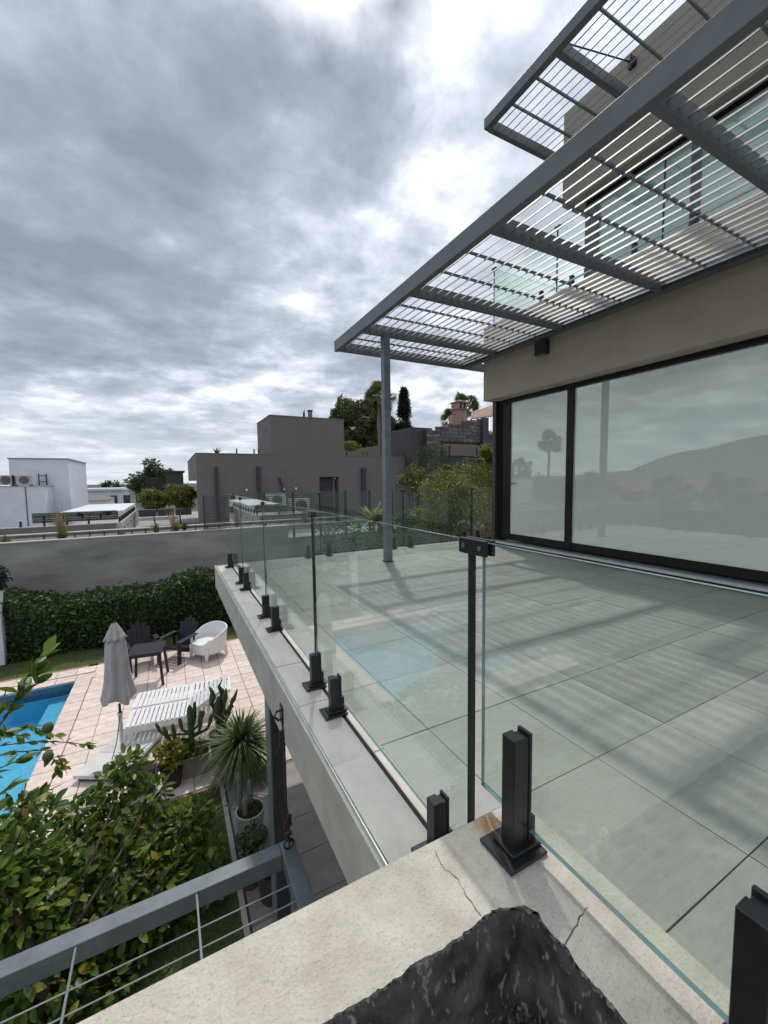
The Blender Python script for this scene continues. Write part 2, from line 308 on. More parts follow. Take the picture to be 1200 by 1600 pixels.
# ------------------------------------------------------------ mesh helpers
class MB:
    def __init__(s): s.v = []; s.f = []; s.mi = []
    def add(s, vs, fs, mi=0):
        o = len(s.v); s.v += [tuple(v) for v in vs]; s.f += [tuple(i+o for i in f) for f in fs]; s.mi += [mi]*len(fs); return s
    def box(s, x0, y0, z0, x1, y1, z1, mi=0, side=None):
        vs = [(x, y, z) for z in (z0, z1) for y in (y0, y1) for x in (x0, x1)]
        s.add(vs, [(0, 2, 3, 1), (4, 5, 7, 6), (0, 1, 5, 4), (2, 6, 7, 3), (0, 4, 6, 2), (1, 3, 7, 5)], mi)
        return s
    def obox(s, c, size, rot=None, mi=0):
        a, b, d = (x/2 for x in size); mm = rot or Matrix.Identity(3)
        vs = [Vector(c)+mm@Vector((x, y, z)) for z in (-d, d) for y in (-b, b) for x in (-a, a)]
        s.add(vs, [(0, 2, 3, 1), (4, 5, 7, 6), (0, 1, 5, 4), (2, 6, 7, 3), (0, 4, 6, 2), (1, 3, 7, 5)], mi); return s
    def bar(s, p, q, w, h, upv=(0, 0, 1), mi=0):
        p = Vector(p); q = Vector(q); d = (q-p); L = d.length; d.normalize(); sd = d.cross(Vector(upv)).normalized(); u = sd.cross(d)
        return s.obox((p+q)/2, (L, w, h), Matrix((d, sd, u)).transposed(), mi)
    def tube(s, pts, rs, n=8, mi=0, cap=True):
        pts = [Vector(p) for p in pts]; rs = rs if isinstance(rs, (list, tuple)) else [rs]*len(pts); o = len(s.v); ref = Vector((.31, .17, 1)).normalized()
        for i, p in enumerate(pts):
            d = (pts[min(i+1, len(pts)-1)]-pts[max(i-1, 0)]).normalized(); a = d.cross(ref)
            if a.length < .05: a = d.cross(Vector((1, 0, 0)))
            a.normalize(); b = d.cross(a)
            for k in range(n):
                t_ = 2*math.pi*k/n; s.v.append(tuple(p+(a*math.cos(t_)+b*math.sin(t_))*rs[i]))
        for i in range(len(pts)-1):
            for k in range(n):
                s.f.append((o+i*n+k, o+i*n+(k+1) % n, o+(i+1)*n+(k+1) % n, o+(i+1)*n+k)); s.mi.append(mi)
        if cap:
            s.f.append(tuple(o+k for k in range(n))[::-1]); s.f.append(tuple(o+(len(pts)-1)*n+k for k in range(n))); s.mi += [mi, mi]
        return s
    def lathe(s, c, prof, n=20, mi=0, sq=False):
        o = len(s.v); c = Vector(c)
        for r_, z in prof:
            for k in range(n):
                t_ = 2*math.pi*k/n+(math.pi/4 if sq else 0); s.v.append((c.x+r_*math.cos(t_), c.y+r_*math.sin(t_), c.z+z))
        for i in range(len(prof)-1):
            for k in range(n): s.f.append((o+i*n+k, o+i*n+(k+1) % n, o+(i+1)*n+(k+1) % n, o+(i+1)*n+k)); s.mi.append(mi)
        s.f.append(tuple(o+k for k in range(n))[::-1]); s.f.append(tuple(o+(len(prof)-1)*n+k for k in range(n))); s.mi += [mi, mi]
        return s
    def mesh(s, name, mats, smooth=False):
        me = bpy.data.meshes.new(name); me.from_pydata(s.v, [], s.f); me.update()
        for mm in (mats if isinstance(mats, list) else [mats]): me.materials.append(M(mm) if isinstance(mm, str) else mm)
        if any(s.mi): me.polygons.foreach_set('material_index', s.mi)
        if smooth: me.polygons.foreach_set('use_smooth', [True]*len(me.polygons))
        return me
    def build(s, name, mats, parent=None, smooth=False, bevel=0):
        o = bpy.data.objects.new(name, s.mesh(name, mats, smooth)); COL.objects.link(o)
        if parent is not None: setp(o, parent)
        if bevel:
            b = o.modifiers.new('bevel', 'BEVEL'); b.width = bevel; b.segments = 2; b.limit_method = 'ANGLE'
        return o
WM = {}
def setp(o, p):
    o.parent = p
    q = p
    while q.parent: q = q.parent
    if p.parent is None: o.matrix_parent_inverse = WM.get(p.name, Matrix.Identity(4)).inverted()
def empty(name, loc=(0, 0, 0)):
    o = bpy.data.objects.new(name, None); COL.objects.link(o); o.location = loc; o.empty_display_size = .1
    WM[o.name] = Matrix.Translation(Vector(loc)); return o
def tag(o, label, cat, group=None):
    o['label'] = label; o['category'] = cat
    if group: o['group'] = group
    return o
def struct(o): o['kind'] = 'structure'; return o
def stuff(o): o['kind'] = 'stuff'; return o
KIDS = None
def kids(o): return [c for c in bpy.data.objects if c.parent == o]
def dup(o, loc=None, rz=0, scale=None, parent=None):
    c = o.copy(); COL.objects.link(c)
    if parent is not None: c.parent = parent
    if loc is not None: c.location = loc
    if rz: c.rotation_euler = (0, 0, rz)
    if scale: c.scale = (scale,)*3
    for k in kids(o): dup(k, parent=c)
    return c
def inst(name, me, parent, M4):
    o = bpy.data.objects.new(name, me); COL.objects.link(o); o.parent = parent
    w = WM.get(parent.name)
    o.matrix_parent_inverse = w.inverted() if w is not None else Matrix.Identity(4)
    o.matrix_basis = M4; return o
# leaves -------------------------------------------------------
def leaf_arrays(P, size, up_bias=.4, aspect=.45, fold=.15, dirs=None):
    n = len(P); d = rng.normal(size=(n, 3)) if dirs is None else np.array(dirs)+rng.normal(size=(n, 3))*.25
    if dirs is None: d[:, 2] *= .7
    d /= np.linalg.norm(d, axis=1)[:, None]
    nn = rng.normal(size=(n, 3)); nn[:, 2] += up_bias*2
    sd = np.cross(d, nn); sd /= np.linalg.norm(sd, axis=1)[:, None]+1e-9; u = np.cross(sd, d)
    L = (size*rng.uniform(.65, 1.25, n))[:, None]; w = L*aspect*.5
    a = P; b = P+d*L*.42+sd*w-u*L*fold*.0+u*L*fold; c_ = P+d*L*.42-sd*w+u*L*fold; e = P+d*L; mm = P+d*L*.5
    V = np.stack([a, b, e, c_], 1).reshape(-1, 3)
    idx = np.arange(n)*4
    Fs = np.stack([idx, idx+1, idx+2, idx+3], 1)
    return V, Fs
def mesh_np(name, V, Fs, mt_):
    me = bpy.data.meshes.new(name); me.vertices.add(len(V)); me.vertices.foreach_set('co', np.asarray(V, dtype=np.float32).ravel())
    n = len(Fs); me.loops.add(n*4); me.loops.foreach_set('vertex_index', Fs.astype(np.int32).ravel())
    me.polygons.add(n); me.polygons.foreach_set('loop_start', np.arange(n, dtype=np.int32)*4); me.polygons.foreach_set('loop_total', np.full(n, 4, dtype=np.int32))
    me.update(calc_edges=True); me.materials.append(M(mt_)); return me
def leaves(name, P, size, mt_, parent=None, **k):
    V, Fs = leaf_arrays(np.asarray(P, dtype=float), size, **k)
    o = bpy.data.objects.new(name, mesh_np(name, V, Fs, mt_)); COL.objects.link(o)
    if parent is not None: setp(o, parent)
    return o
def blob(c, r, n, shell=.55):
    c = np.array(c, dtype=float); r = np.array(r if hasattr(r, '__len__') else (r, r, r), dtype=float)
    d = rng.normal(size=(n, 3)); d /= np.linalg.norm(d, axis=1)[:, None]
    return c+d*(rng.uniform(shell**3, 1, n)**(1/3))[:, None]*r
def crown(c, r, nclump, nleaf, cr=.35, shell=.5):
    cs = blob(c, r, nclump, shell); rr = np.mean(r)*cr
    return np.concatenate([blob(k, rr*random.uniform(.6, 1.3), nleaf, .3) for k in cs]), cs
# leaf mesh with midrib fold, unit length along X
lf = MB(); pr = [(0, 0), (.15, .13), (.4, .24), (.65, .21), (.88, .09), (1, 0)]
vs = []; fs = []
for i, (x, w) in enumerate(pr): vs += [(x, w, .06*w/.24-.05*x*x), (x, 0, -.05*x*x), (x, -w, .06*w/.24-.05*x*x)]
for i in range(len(pr)-1): fs += [(3*i, 3*i+1, 3*i+4, 3*i+3), (3*i+1, 3*i+2, 3*i+5, 3*i+4)]
lf.add(vs, fs); LEAF = lf.mesh('leaf', 'lemon_leaf', True); LEAFY = lf.mesh('leaf_yellow', 'lemon_leaf_yellow', True)
def leafmat4(p, d, size, upn=None):
    d = Vector(d).normalized(); n = Vector(upn or (random.gauss(0, .5), random.gauss(0, .5), 1)).normalized()
    s_ = n.cross(d).normalized(); n = d.cross(s_)
    m4 = Matrix((d*size, s_*size, n*size)).transposed().to_4x4(); m4.translation = p; return m4

G = -2.8      # garden level
# ============================================================ SETTING
o = MB().add([(-3000, -3000, -3.6), (3000, -3000, -3.6), (3000, 3000, -3.6), (-3000, 3000, -3.6)], [(0, 1, 2, 3)]).build('ground', 'ground'); struct(o)
# garden ground: lawn sheet with holes for pool
lw = MB()
lw.box(-14, 10.95, G-.9, 1.6, 13.4, G-.02); lw.box(-14, 1, G-.9, -6.2, 10.95, G-.02); lw.box(-6.2, -2, G-.9, .40, 5.62, G-.02)
o = lw.build('lawn', 'lawn'); struct(o)
gp = []
def grass_patch(x0, x1, y0, y1, n): 
    p = np.zeros((n, 3)); p[:, 0] = rng.uniform(x0, x1, n); p[:, 1] = rng.uniform(y0, y1, n); p[:, 2] = G-.02; return p
Pg = np.concatenate([grass_patch(-6, 1.5, 10.97, 12.3, 9000), grass_patch(-1.2, .38, 2.0, 5.6, 9000)])
o = leaves('grass', Pg, .045, 'grass_blade', dirs=np.tile([0, 0, 1.], (len(Pg), 1)), aspect=.14); stuff(o); tag(o, 'short grass along the hedge and beside the potted plants', 'grass')
# patio
pat = struct(MB().box(-1.795, 5.62, G-.4, 2.2, 10.95, G-.012).box(-6.2, 5.62, G-.4, -1.795, 6.04, G-.012).box(-6.2, 10.32, G-.4, -1.62, 10.95, G-.012).build('patio', 'patio_joint'))
tp = .345; tme = MB().box(-tp/2+.006, -tp/2+.006, -.012, tp/2-.006, tp/2-.006, 0).mesh('tile', 'patio_tile')
def tile(par, me, x, y, z, nm='tile'):
    return inst(nm, me, par, Matrix.Translation((x, y, z+random.uniform(-.0012, .0012))) @ Matrix.Rotation(random.uniform(-.003, .003), 4, 'Z'))
WM[pat.name] = Matrix.Identity(4)
for i in range(11):
    for j in range(15):
        tile(pat, tme, -1.622+tp*(i+.5), 5.66+tp*(j+.5), G)
for i in range(9):
    tile(pat, tme, -1.62-tp*(i+.5), 10.66, G)
cme = MB().box(-.14+.004, -tp/2+.006, -.012, .14-.004, tp/2-.006, .012).mesh('coping', 'patio_edge')
for j in range(12): tile(pat, cme, -1.765, 6.0+tp*(j+.5), G+.004, 'coping')
for i in range(13): tile(pat, tme, -1.80-tp*i, 5.80, G)
cme2 = MB().box(-tp/2+.006, -.14+.004, -.012, tp/2-.006, .14-.004, .012).mesh('coping', 'patio_edge')
for i in range(12): tile(pat, cme2, -1.74-tp*i, 10.27, G+.004, 'coping')
for i in range(12): tile(pat, cme2, -2.08-tp*i, 6.05, G+.004, 'coping')
# pool
pool = tag(empty('swimming_pool', (-4, 7, G)), 'rectangular blue swimming pool set into the pink tiled patio', 'swimming pool')
b = MB(); px0, px1, py0, py1 = -6.2, -1.905, 6.15, 10.13
b.box(px0-.1, py0-.1, G-1.5, px1+.1, py1+.1, G-.62); b.box(px0-.1, py0-.1, G-1.4, px0, py1+.1, G-.02); b.box(px1, py0-.1, G-1.4, px1+.1, py1+.1, G-.02)
b.box(px0, py0-.1, G-1.4, px1, py0, G-.02); b.box(px0, py1, G-1.4, px1, py1+.1, G-.02); b.build('basin', 'pool_mosaic', pool)
MB().box(px0, py1-.012, G-.24, px1-.012, py1, G-.03).build('tile_band', 'pool_band', pool); MB().box(px1-.012, py0, G-.30, px1, py1, G-.03).build('tile_band', 'pool_band', pool)
MB().box(px1-.42, py0, G-1.4, px1-.012, py1-.012, G-.30).build('bench_step', 'pool_step', pool); MB().box(px1-.85, py0, G-1.4, px1-.42, 9.3, G-.46).build('bench_step', 'pool_step', pool)
MB().add([(px0, py0, G-.13), (px1-.01, py0, G-.13), (px1-.01, py1-.01, G-.13), (px0, py1-.01, G-.13)], [(0, 1, 2, 3)]).build('water', 'pool_water', pool)
# paved strip below the deck
low = struct(MB().box(.45, -1, G-.4, 4.6, 5.60, G-.012).build('lower_terrace', 'terrace_joint')); WM[low.name] = Matrix.Identity(4)
t5 = .5; tl = MB().box(-t5/2+.004, -t5/2+.004, -.012, t5/2-.004, t5/2-.004, 0).mesh('tile', 'terrace_tile')
for i in range(5):
    for j in range(10): tile(low, tl, .47+t5*(i+.5), .65+t5*(j+.5)-.05, G)
struct(MB().box(.40, -1, G-.3, .448, 5.62, G+.02).build('kerb', 'curb_stone'))

# deck slab + tiles
deck = struct(MB().box(.575, .84, -.30, 5.6, 6.545, -.013).box(.86, -2, -.30, 5.6, .84, -.013).build('deck', 'joint')); WM[deck.name] = Matrix.Identity(4)
TD = .54
dme = MB().box(-TD/2+.0025, -TD/2+.0025, -.012, TD/2-.0025, TD/2-.0025, 0).mesh('tile', 'deck_tile')
for i in range(9):
    for j in range(-4, 11):
        x, y = 1.09+TD*(i-.5)+.0, 1.092+TD*(j-.5)
        if x-TD/2 < .81 and False: continue
        sx_ = 1.0
        if i == 0: continue
        if x > 5.5: continue
        tile(deck, dme, x, y, 0)
# cut tiles by the rail (x .82-1.09) and last row
nme = MB().box(.823, -TD/2+.0025, -.012, 1.0875-.0, TD/2-.0025, 0).mesh('tile', 'deck_tile')
for j in range(-4, 11):
    if 1.092+TD*(j-1) < .3: 
        n2_ = MB().box(.88, -TD/2+.0025, -.012, 1.0875, TD/2-.0025, 0).mesh('tile', 'deck_tile'); tile(deck, n2_, 0, 1.092+TD*(j-.5), 0)
    else: tile(deck, nme, 0, 1.092+TD*(j-.5), 0)
# raised edge band (coping tiles) outside and just inside the glass
cpm = MB().box(.572, -TD/2+.0025, -.012, .7505, TD/2-.0025, .004).mesh('coping_tile', 'coping_tile')
cpn = MB().box(.772, -TD/2+.0025, -.012, .820, TD/2-.0025, .004).mesh('coping_tile', 'coping_tile')
for j in range(1, 11):
    tile(deck, cpm, 0, 1.062+TD*(j-.5), 0, 'coping_tile'); tile(deck, cpn, 0, 1.062+TD*(j-.5), 0, 'coping_tile')
MB().box(.7515, .84, -.012, .7705, 6.5, .001).build('channel', 'gasket', deck)
fb = MB(); 
fb.box(.545, .835, -.33, .560, 6.56, -.004)
fb.box(.560, 6.545, -.33, 5.6, 6.56, -.006)
fb.build('slab_face', 'slab_concrete', deck)
MB().box(.560, .835, -.05, .5655, 6.54, .010).build('edge_flashing', 'aluminium', deck)
MB().box(.56, .86, -.345, 5.6, 6.54, -.301).build('slab_underside', 'slab_concrete', deck)

# ============================================================ PLANTER (foreground)
pl = tag(empty('planter_box', (.6, .6, .3)), 'rough cream cement planter with a black lined hollow in the near foreground', 'planter')
PT = .30
ys_in, xs_in = .622, .664
ptsA = []   # inner jagged contour: along far wall from x=-1 to corner, then along right wall to y=-1
def jag(a): return random.gauss(0, a)
x = -1.0; prev = 0
while x < xs_in-.001:
    prev = prev*.86+jag(.0016); bump_ = .006*math.sin(x*31)+.003*math.sin(x*83+1)-.040*max(0, (x-.57)/.09)
    ptsA.append((x, ys_in+prev*.5+.002*math.sin(x*37)+(abs(jag(.003)) if random.random() < .12 else 0)-.022*max(0, (x-.60)/.06))); x += random.uniform(.003, .008)
cornerA = len(ptsA); y = ys_in-.034; prev = 0
while y > -1.0:
    prev = prev*.8+jag(.001); ptsA.append((xs_in+prev+.010*math.exp(-((y-.572)/.012)**2)+.007*math.exp(-((y-.50)/.018)**2)-.004, y)); y -= random.uniform(.003, .008)
mb = MB(); outer = []
for i, (x, y) in enumerate(ptsA):
    if i < cornerA: outer.append((x if i < cornerA-1 else .873, .83))
    else: outer.append((.873, .83 if i == cornerA else y))
vs = []; n = len(ptsA)
for (a, b_) in zip(ptsA, outer):
    vs += [(a[0], a[1], PT), (b_[0], b_[1], PT)]
for i, (x, y) in enumerate(ptsA):
    vs[2*i+1] = (x, .83, PT) if i < cornerA else (.873, y, PT)
vs.append((.873, .83, PT)); k_ = cornerA
fs = [(2*i, 2*i+2, 2*i+3, 2*i+1) for i in range(n-1) if i != k_-1]+[(2*k_-2, 2*k_, 2*k_+1, 2*n, 2*k_-1)]
mb.add(vs, fs)
mb.build('top_coat', 'cream_cement', pl)
# outer faces
mb = MB(); mb.add([(-1, .83, G), (.873, .83, G), (.873, .83, PT), (-1, .83, PT)], [(0, 1, 2, 3)]); mb.add([(.873, -1, -.3), (.873, .83, -.3), (.873, .83, PT), (.873, -1, PT)], [(0, 1, 2, 3)])
mb.build('outer_face', 'cream_cement', pl)
# crumbly lip then bitumen
mb = MB(); vs = []
for (x, y) in ptsA:
    vs += [(x, y, PT), (x+jag(.002), y+jag(.002), PT-.010+jag(.003))]
mb.add(vs, [(2*i, 2*i+1, 2*i+3, 2*i+2) for i in range(n-1)]); mb.build('crumbled_lip', 'crumble', pl)
mb = MB(); vs = []
for i, (x, y) in enumerate(ptsA):
    q = ((min(x, xs_in+.004), ys_in-.006) if i < cornerA else (xs_in+.004, min(y, ys_in-.006)))
    vs += [(x, y, PT-.008), (q[0], q[1], PT-.03), (q[0], q[1], PT-.18), (q[0], q[1], -.2)]
mb.add(vs, [(4*i+k, 4*i+k+1, 4*i+5+k, 4*i+4+k) for i in range(n-1) for k in range(3)]); mb.build('black_lining', 'bitumen', pl)
mb = MB(); g_ = 26
vs = [(xs_in+.02-1.7*i/g_, ys_in+.02-1.6*j/g_, -.02+.02*random.random()) for i in range(g_+1) for j in range(g_+1)]
mb.add(vs, [(i*(g_+1)+j, i*(g_+1)+j+1, (i+1)*(g_+1)+j+1, (i+1)*(g_+1)+j) for i in range(g_) for j in range(g_)]); mb.build('hollow_floor', 'debris', pl)
rb = MB()
for k in range(260):
    q = rng.normal(size=3); c0 = Vector((0.694+random.gauss(0, .05), 0.589+random.gauss(0, .05), .01+random.random()*.025)); r_ = random.uniform(.004, .014)
    rb.obox(c0, (r_*2, r_*1.4, r_), Quaternion((random.random(), *q)).normalized().to_matrix())
stuff(rb.build('rubble', 'debris', pl))
def crack(pts, w=.0012):
    mb = MB(); full = []
    for a, b_ in zip(pts[:-1], pts[1:]):
        for k in range(5): full.append((a[0]+(b_[0]-a[0])*k/5+jag(.0015), a[1]+(b_[1]-a[1])*k/5+jag(.0015)))
    full.append(pts[-1]); vs = []
    for i, (x, y) in enumerate(full):
        q = full[min(i+1, len(full)-1)]; p_ = full[max(i-1, 0)]; d = Vector((q[0]-p_[0], q[1]-p_[1])).normalized(); ww = w*random.uniform(.3, 1.2)
        vs += [(x-d.y*ww, y+d.x*ww, PT+.0012), (x+d.y*ww, y-d.x*ww, PT+.0012)]
    mb.add(vs, [(2*i, 2*i+1, 2*i+3, 2*i+2) for i in range(len(full)-1)]); mb.build('crack', 'crack', pl)
def zp(px, py): v = onz(px, py, PT); return (v.x, v.y)
crack([zp(680, 1330), zp(692, 1355), zp(715, 1375), zp(730, 1402), zp(752, 1432)], .0009)
crack([zp(918, 1418), zp(900, 1445), zp(882, 1478)], .0012)

# ============================================================ GLASS RAILS
GX = .775
def glass_panel(parent, p, q, z0, z1, th=.012, mname='rail_glass'):
    p = Vector(p); q = Vector(q); d = (q-p).normalized(); sd_ = Vector((-d.y, d.x))*th/2
    vs = [(p.x+sd_.x, p.y+sd_.y), (p.x-sd_.x, p.y-sd_.y), (q.x-sd_.x, q.y-sd_.y), (q.x+sd_.x, q.y+sd_.y)]
    mb = MB(); V = [(a, b_, z) for z in (z0, z1) for a, b_ in vs]
    mb.add(V, [(1, 2, 6, 5), (3, 0, 4, 7)], 0); mb.add(V, [(0, 3, 2, 1), (4, 5, 6, 7), (0, 1, 5, 4), (2, 3, 7, 6)], 1)
    # drop duplicate verts is unnecessary: faces index their own copies
    return mb.build('glass_panel', [mname, 'glass_edge'], parent)
SPM = MB()
def spgm(h):
    return MB().box(-.043, -.022, .010, -.009, .022, h).box(.009, -.022, .010, .019, .022, h+.005).box(-.0088, -.019, .010, .0088, .019, h-.006).box(.019, -.022, .010, .033, .022, .085)
SPM = spgm(.2)
SPB = MB().box(-.085, -.056, .002, .040, .056, .012)
spm = SPM.mesh('spigot', 'black_metal'); spm2 = spgm(.305).mesh('spigot', 'black_metal'); spb = SPB.mesh('base_plate', 'black_metal'); spc = MB().box(-.058, -.036, .012, .046, .036, .022).mesh('collar', 'black_metal')
def spigot(parent, x, y, z, rz=0, s_=1.0, me=None):
    o = inst('spigot', me or spm, parent, Matrix.Translation((x, y, z)) @ Matrix.Rotation(rz, 4, 'Z') @ Matrix.Scale(s_, 4))
    b_ = o.modifiers.new('bevel', 'BEVEL'); b_.width = .0018; b_.segments = 1
    for nm, me in (('base_plate', spb), ('collar', spc)):
        c = bpy.data.objects.new(nm, me); COL.objects.link(c); c.parent = o
        bb = c.modifiers.new('bevel', 'BEVEL'); bb.width = .002; bb.segments = 1
    return o
def clamp(parent, x, y, z, L=.13, rz=0, h=.05):
    c = MB(); mm = Matrix.Rotation(rz, 3, 'Z')
    for sgn in (-1, 1): c.obox(Vector((x, y, z))+mm@Vector((sgn*.013, 0, 0)), (.012, L, h), mm)
    o = c.build('clamp', 'black_metal', parent, bevel=.002)
    for q_ in (-.3, .3):
        b0 = Vector((x, y, z))+mm@Vector((-.019, q_*L, 0)); MB().tube([b0, b0-mm@Vector((.003, 0, 0))], .007, 10).build('screw', 'grey_steel', o)
    return o
ra = tag(empty('glass_railing', (GX, 3.5, 0)), 'long frameless glass balustrade on black spigots along the open edge of the deck', 'railing', 'glass balustrades round the deck')
JT = [.925, 2.43, 3.93, 5.33, 6.42]
for a, b_ in zip(JT[:-1], JT[1:]): glass_panel(ra, (GX, a+.006), (GX, b_-.006), .055, 1.072)
for j_, w_ in zip(JT[:-1], (.013, .010, .007, .006)): MB().box(GX-.0085, j_-w_/2-.002, .05, GX+.0085, j_+w_/2, 1.03).build('gasket_strip', 'gasket', ra)
for j_ in JT[1:4]: clamp(ra, GX, j_, 1.045, .06, h=.035)
clamp(ra, GX, JT[0]-.02, 1.056, .115, h=.045)
for y in (6.28, 5.2, 4.86, 3.77, 3.39, 2.32, 1.99, 1.04): spigot(ra, GX-.03, y, .004)
rb_ = tag(empty('glass_railing', (3, 6.42, 0)), 'far glass balustrade closing the end of the deck before the shrubs', 'railing', 'glass balustrades round the deck')
FX = [.78]+[ony(p, 768, 6.42).x for p in (499, 629.5, 737.5)]+[5.95]
for a, b_ in zip(FX[:-1], FX[1:]): glass_panel(rb_, (a+.006, 6.42), (b_-.006, 6.42), .055, 1.072)
for x in FX[1:4]: MB().box(x-.006, 6.41, .05, x+.006, 6.43, 1.03).build('gasket_strip', 'gasket', rb_); clamp(rb_, x, 6.42, 1.045, .09, R(90), h=.035)
for p in (482.5, 515, 617, 643, 726.5, 748): spigot(rb_, ony(p, 860, 6.38).x, 6.40, .0, R(-90))
rc = tag(empty('glass_railing', (GX, .4, .3)), 'nearest glass panel standing on the cream planter wall', 'railing', 'glass balustrades round the deck')
glass_panel(rc, (GX, -.9), (GX, .872), .352, 1.072)
spigot(rc, GX-.015, .715, .30, me=spm2); spigot(rc, GX-.01, .235, .30, me=spm2)

# ============================================================ PERGOLAS
pg = tag(empty('pergola', (3.8, 3, 3.36)), 'large grey steel louvre pergola roofing the deck beside the house', 'pergola')
Z0 = 3.36; XF, XW = 2.55, 5.09; YE = 6.44
MB().box(XF-.05, -1.5, Z0, XF+.02, YE, Z0+.165).build('front_beam', 'grey_steel', pg, bevel=.004)
MB().box(XW, -1.5, Z0+.002, XW+.10, YE-.08, Z0+.17).build('wall_beam', 'grey_steel', pg, bevel=.004)
for y in (YE-.08, 5.44, 4.12, 2.78, 1.46, .14, -1.2):
    x1 = 6.4 if y > 6 else XW
    MB().box(XF+.02, y, Z0+.001, x1, y+.055, Z0+.150).build('cross_beam', 'grey_steel', pg, bevel=.003)
bay = [YE, 5.44, 4.12, 2.78, 1.46, .14]
for k in range(5):
    a, b_ = bay[k+1]+.08, bay[k]
    for f_ in ((.5,) if k == 0 else (1/3, 2/3)):
        y = a+(b_-a)*f_; MB().box(XF+.02, y-.009, Z0+.085, XW, y+.009, Z0+.108).build('batten', 'grey_steel', pg)
tilt = R(42); sl = MB(); Y0, Y1 = -1.45, YE-.02
du = Vector((math.sin(tilt), 0, math.cos(tilt))); dn = Vector((math.cos(tilt), 0, -math.sin(tilt))); w_, t_ = .048, .005
vs = [du*a*w_/2+dn*b_*t_/2+Vector((0, y, 0)) for y in (Y0, Y1) for a in (-1, 1) for b_ in (-1, 1)]
sl.add(vs, [(0, 1, 3, 2), (4, 6, 7, 5), (0, 4, 5, 1), (2, 3, 7, 6), (0, 2, 6, 4), (1, 5, 7, 3)]); sm = sl.mesh('slat', 'slat_paint')
x = XF+.11
while x < XW: inst('slat', sm, pg, Matrix.Translation((x, 0, Z0+.062))); x += .1145
po = MB().box(2.87, 5.40, 0.004, 2.975, 5.505, Z0).build('post', 'grey_steel_low', pg, bevel=.004)
MB().box(2.855, 5.385, .001, 2.99, 5.52, .014).build('base_plate', 'gasket', pg)
# upper
pu = tag(empty('pergola', (5.5, 3.5, 6.9)), 'small upper steel pergola with thin rods fixed high on the taupe wall', 'pergola')
ZU = 6.9
MB().box(4.80, -2, ZU, 4.90, 5.47, ZU+.16).build('front_beam', 'grey_steel', pu, bevel=.004)
for y in (5.39, 4.06, 2.3): MB().box(4.90, y, ZU+.001, 6.60, y+.09, ZU+.15).build('cross_beam', 'grey_steel', pu, bevel=.003)
for y in (4.98, 4.52, 3.55, 3.0, 1.7): MB().box(4.90, y-.012, ZU+.05, 6.6, y+.012, ZU+.085).build('batten', 'grey_steel', pu)
x = 5.03
rm = MB().tube([(0, -2, 0), (0, 5.4, 0)], .0075, 6).mesh('rod', 'rod')
while x < 6.55: inst('rod', rm, pu, Matrix.Translation((x, 0, ZU+.07))); x += .13
cb = onx(990, 100, 6.6)
MB().tube([(4.93, 4.10, ZU+.17), (cb.x-.06, cb.y, cb.z)], .011, 6).build('stay_cable', 'black_metal', pu)
MB().box(cb.x-.07, cb.y-.05, cb.z-.06, cb.x-.002, cb.y+.05, cb.z+.05).tube([(cb.x-.07, cb.y, cb.z+.1), (cb.x-.07, cb.y, cb.z-.1)], .02, 6).build('bracket', 'black_metal', pu)

# ============================================================ HOUSE
ho = tag(empty('house', (6, 2, 0)), 'modern beige two storey house with large dark framed sliding windows', 'house')
MB().box(5.20, -4, 2.67, 12, 5.90, 3.93).build('fascia', 'house_render', ho, bevel=.006)
MB().box(5.20, -4, 3.932, 12, 5.90, 3.97).build('upper_floor', 'coping_tile', ho)
MB().box(5.9, -4, -3, 12, 5.80, 2.67).build('inner_wall', 'house_render', ho)
WX = 5.5
wf = MB().box(WX-.05, -4, 2.60, WX+.08, 5.84, 2.669).box(WX-.05, 5.70, .10, WX+.10, 5.84, 2.60).box(WX-.03, 5.50, .13, WX+.05, 5.70, 2.60).build('window_frame', 'frame_black', ho)
MB().box(WX-.11, 5.78, .10, WX-.051, 5.86, 2.668).build('jamb_cover', 'frame_brown', ho)
MB().box(WX-.035, 4.20, .13, WX+.06, 4.31, 2.598).build('mullion', 'frame_black', ho)
MB().box(WX-.02, -4, .13, WX+.05, 4.20, .24).box(WX-.02, 4.31, .13, WX+.05, 5.50, .24).build('bottom_rail', 'frame_black', ho)
MB().box(WX-.10, -4, .085, WX+.08, 5.86, .102).build('track', 'grey_steel_low', ho)
MB().box(WX-.16, -4, .058, WX-.10, 5.86, .088).build('sill', 'aluminium', ho)
MB().box(WX-.13, -4, -.01, WX+.3, 5.85, .057).build('sill_base', 'gasket', ho)
MB().box(WX+.10, -4, .102, 5.9, 5.80, .13).build('room_floor', 'frame_brown', ho)
for (a, b_) in ((-4, 4.20), (4.31, 5.50)):
    MB().box(WX, a, .24, WX+.008, b_, 2.60).build('pane', 'window_glass', ho)
MB().box(WX+.12, -4, .14, WX+.125, 4.33, 2.64).build('blind', 'blind', ho)
MB().box(WX+.12, 4.36, .14, WX+.125, 5.44, 2.64).build('blind', 'blind', ho)
MB().box(WX-.055, 5.44, 1.15, WX-.032, 5.47, 1.17).bar((WX-.04, 5.46, 1.16), (WX-.04, 5.34, 1.16), .012, .012).build('handle', 'black_metal', ho)
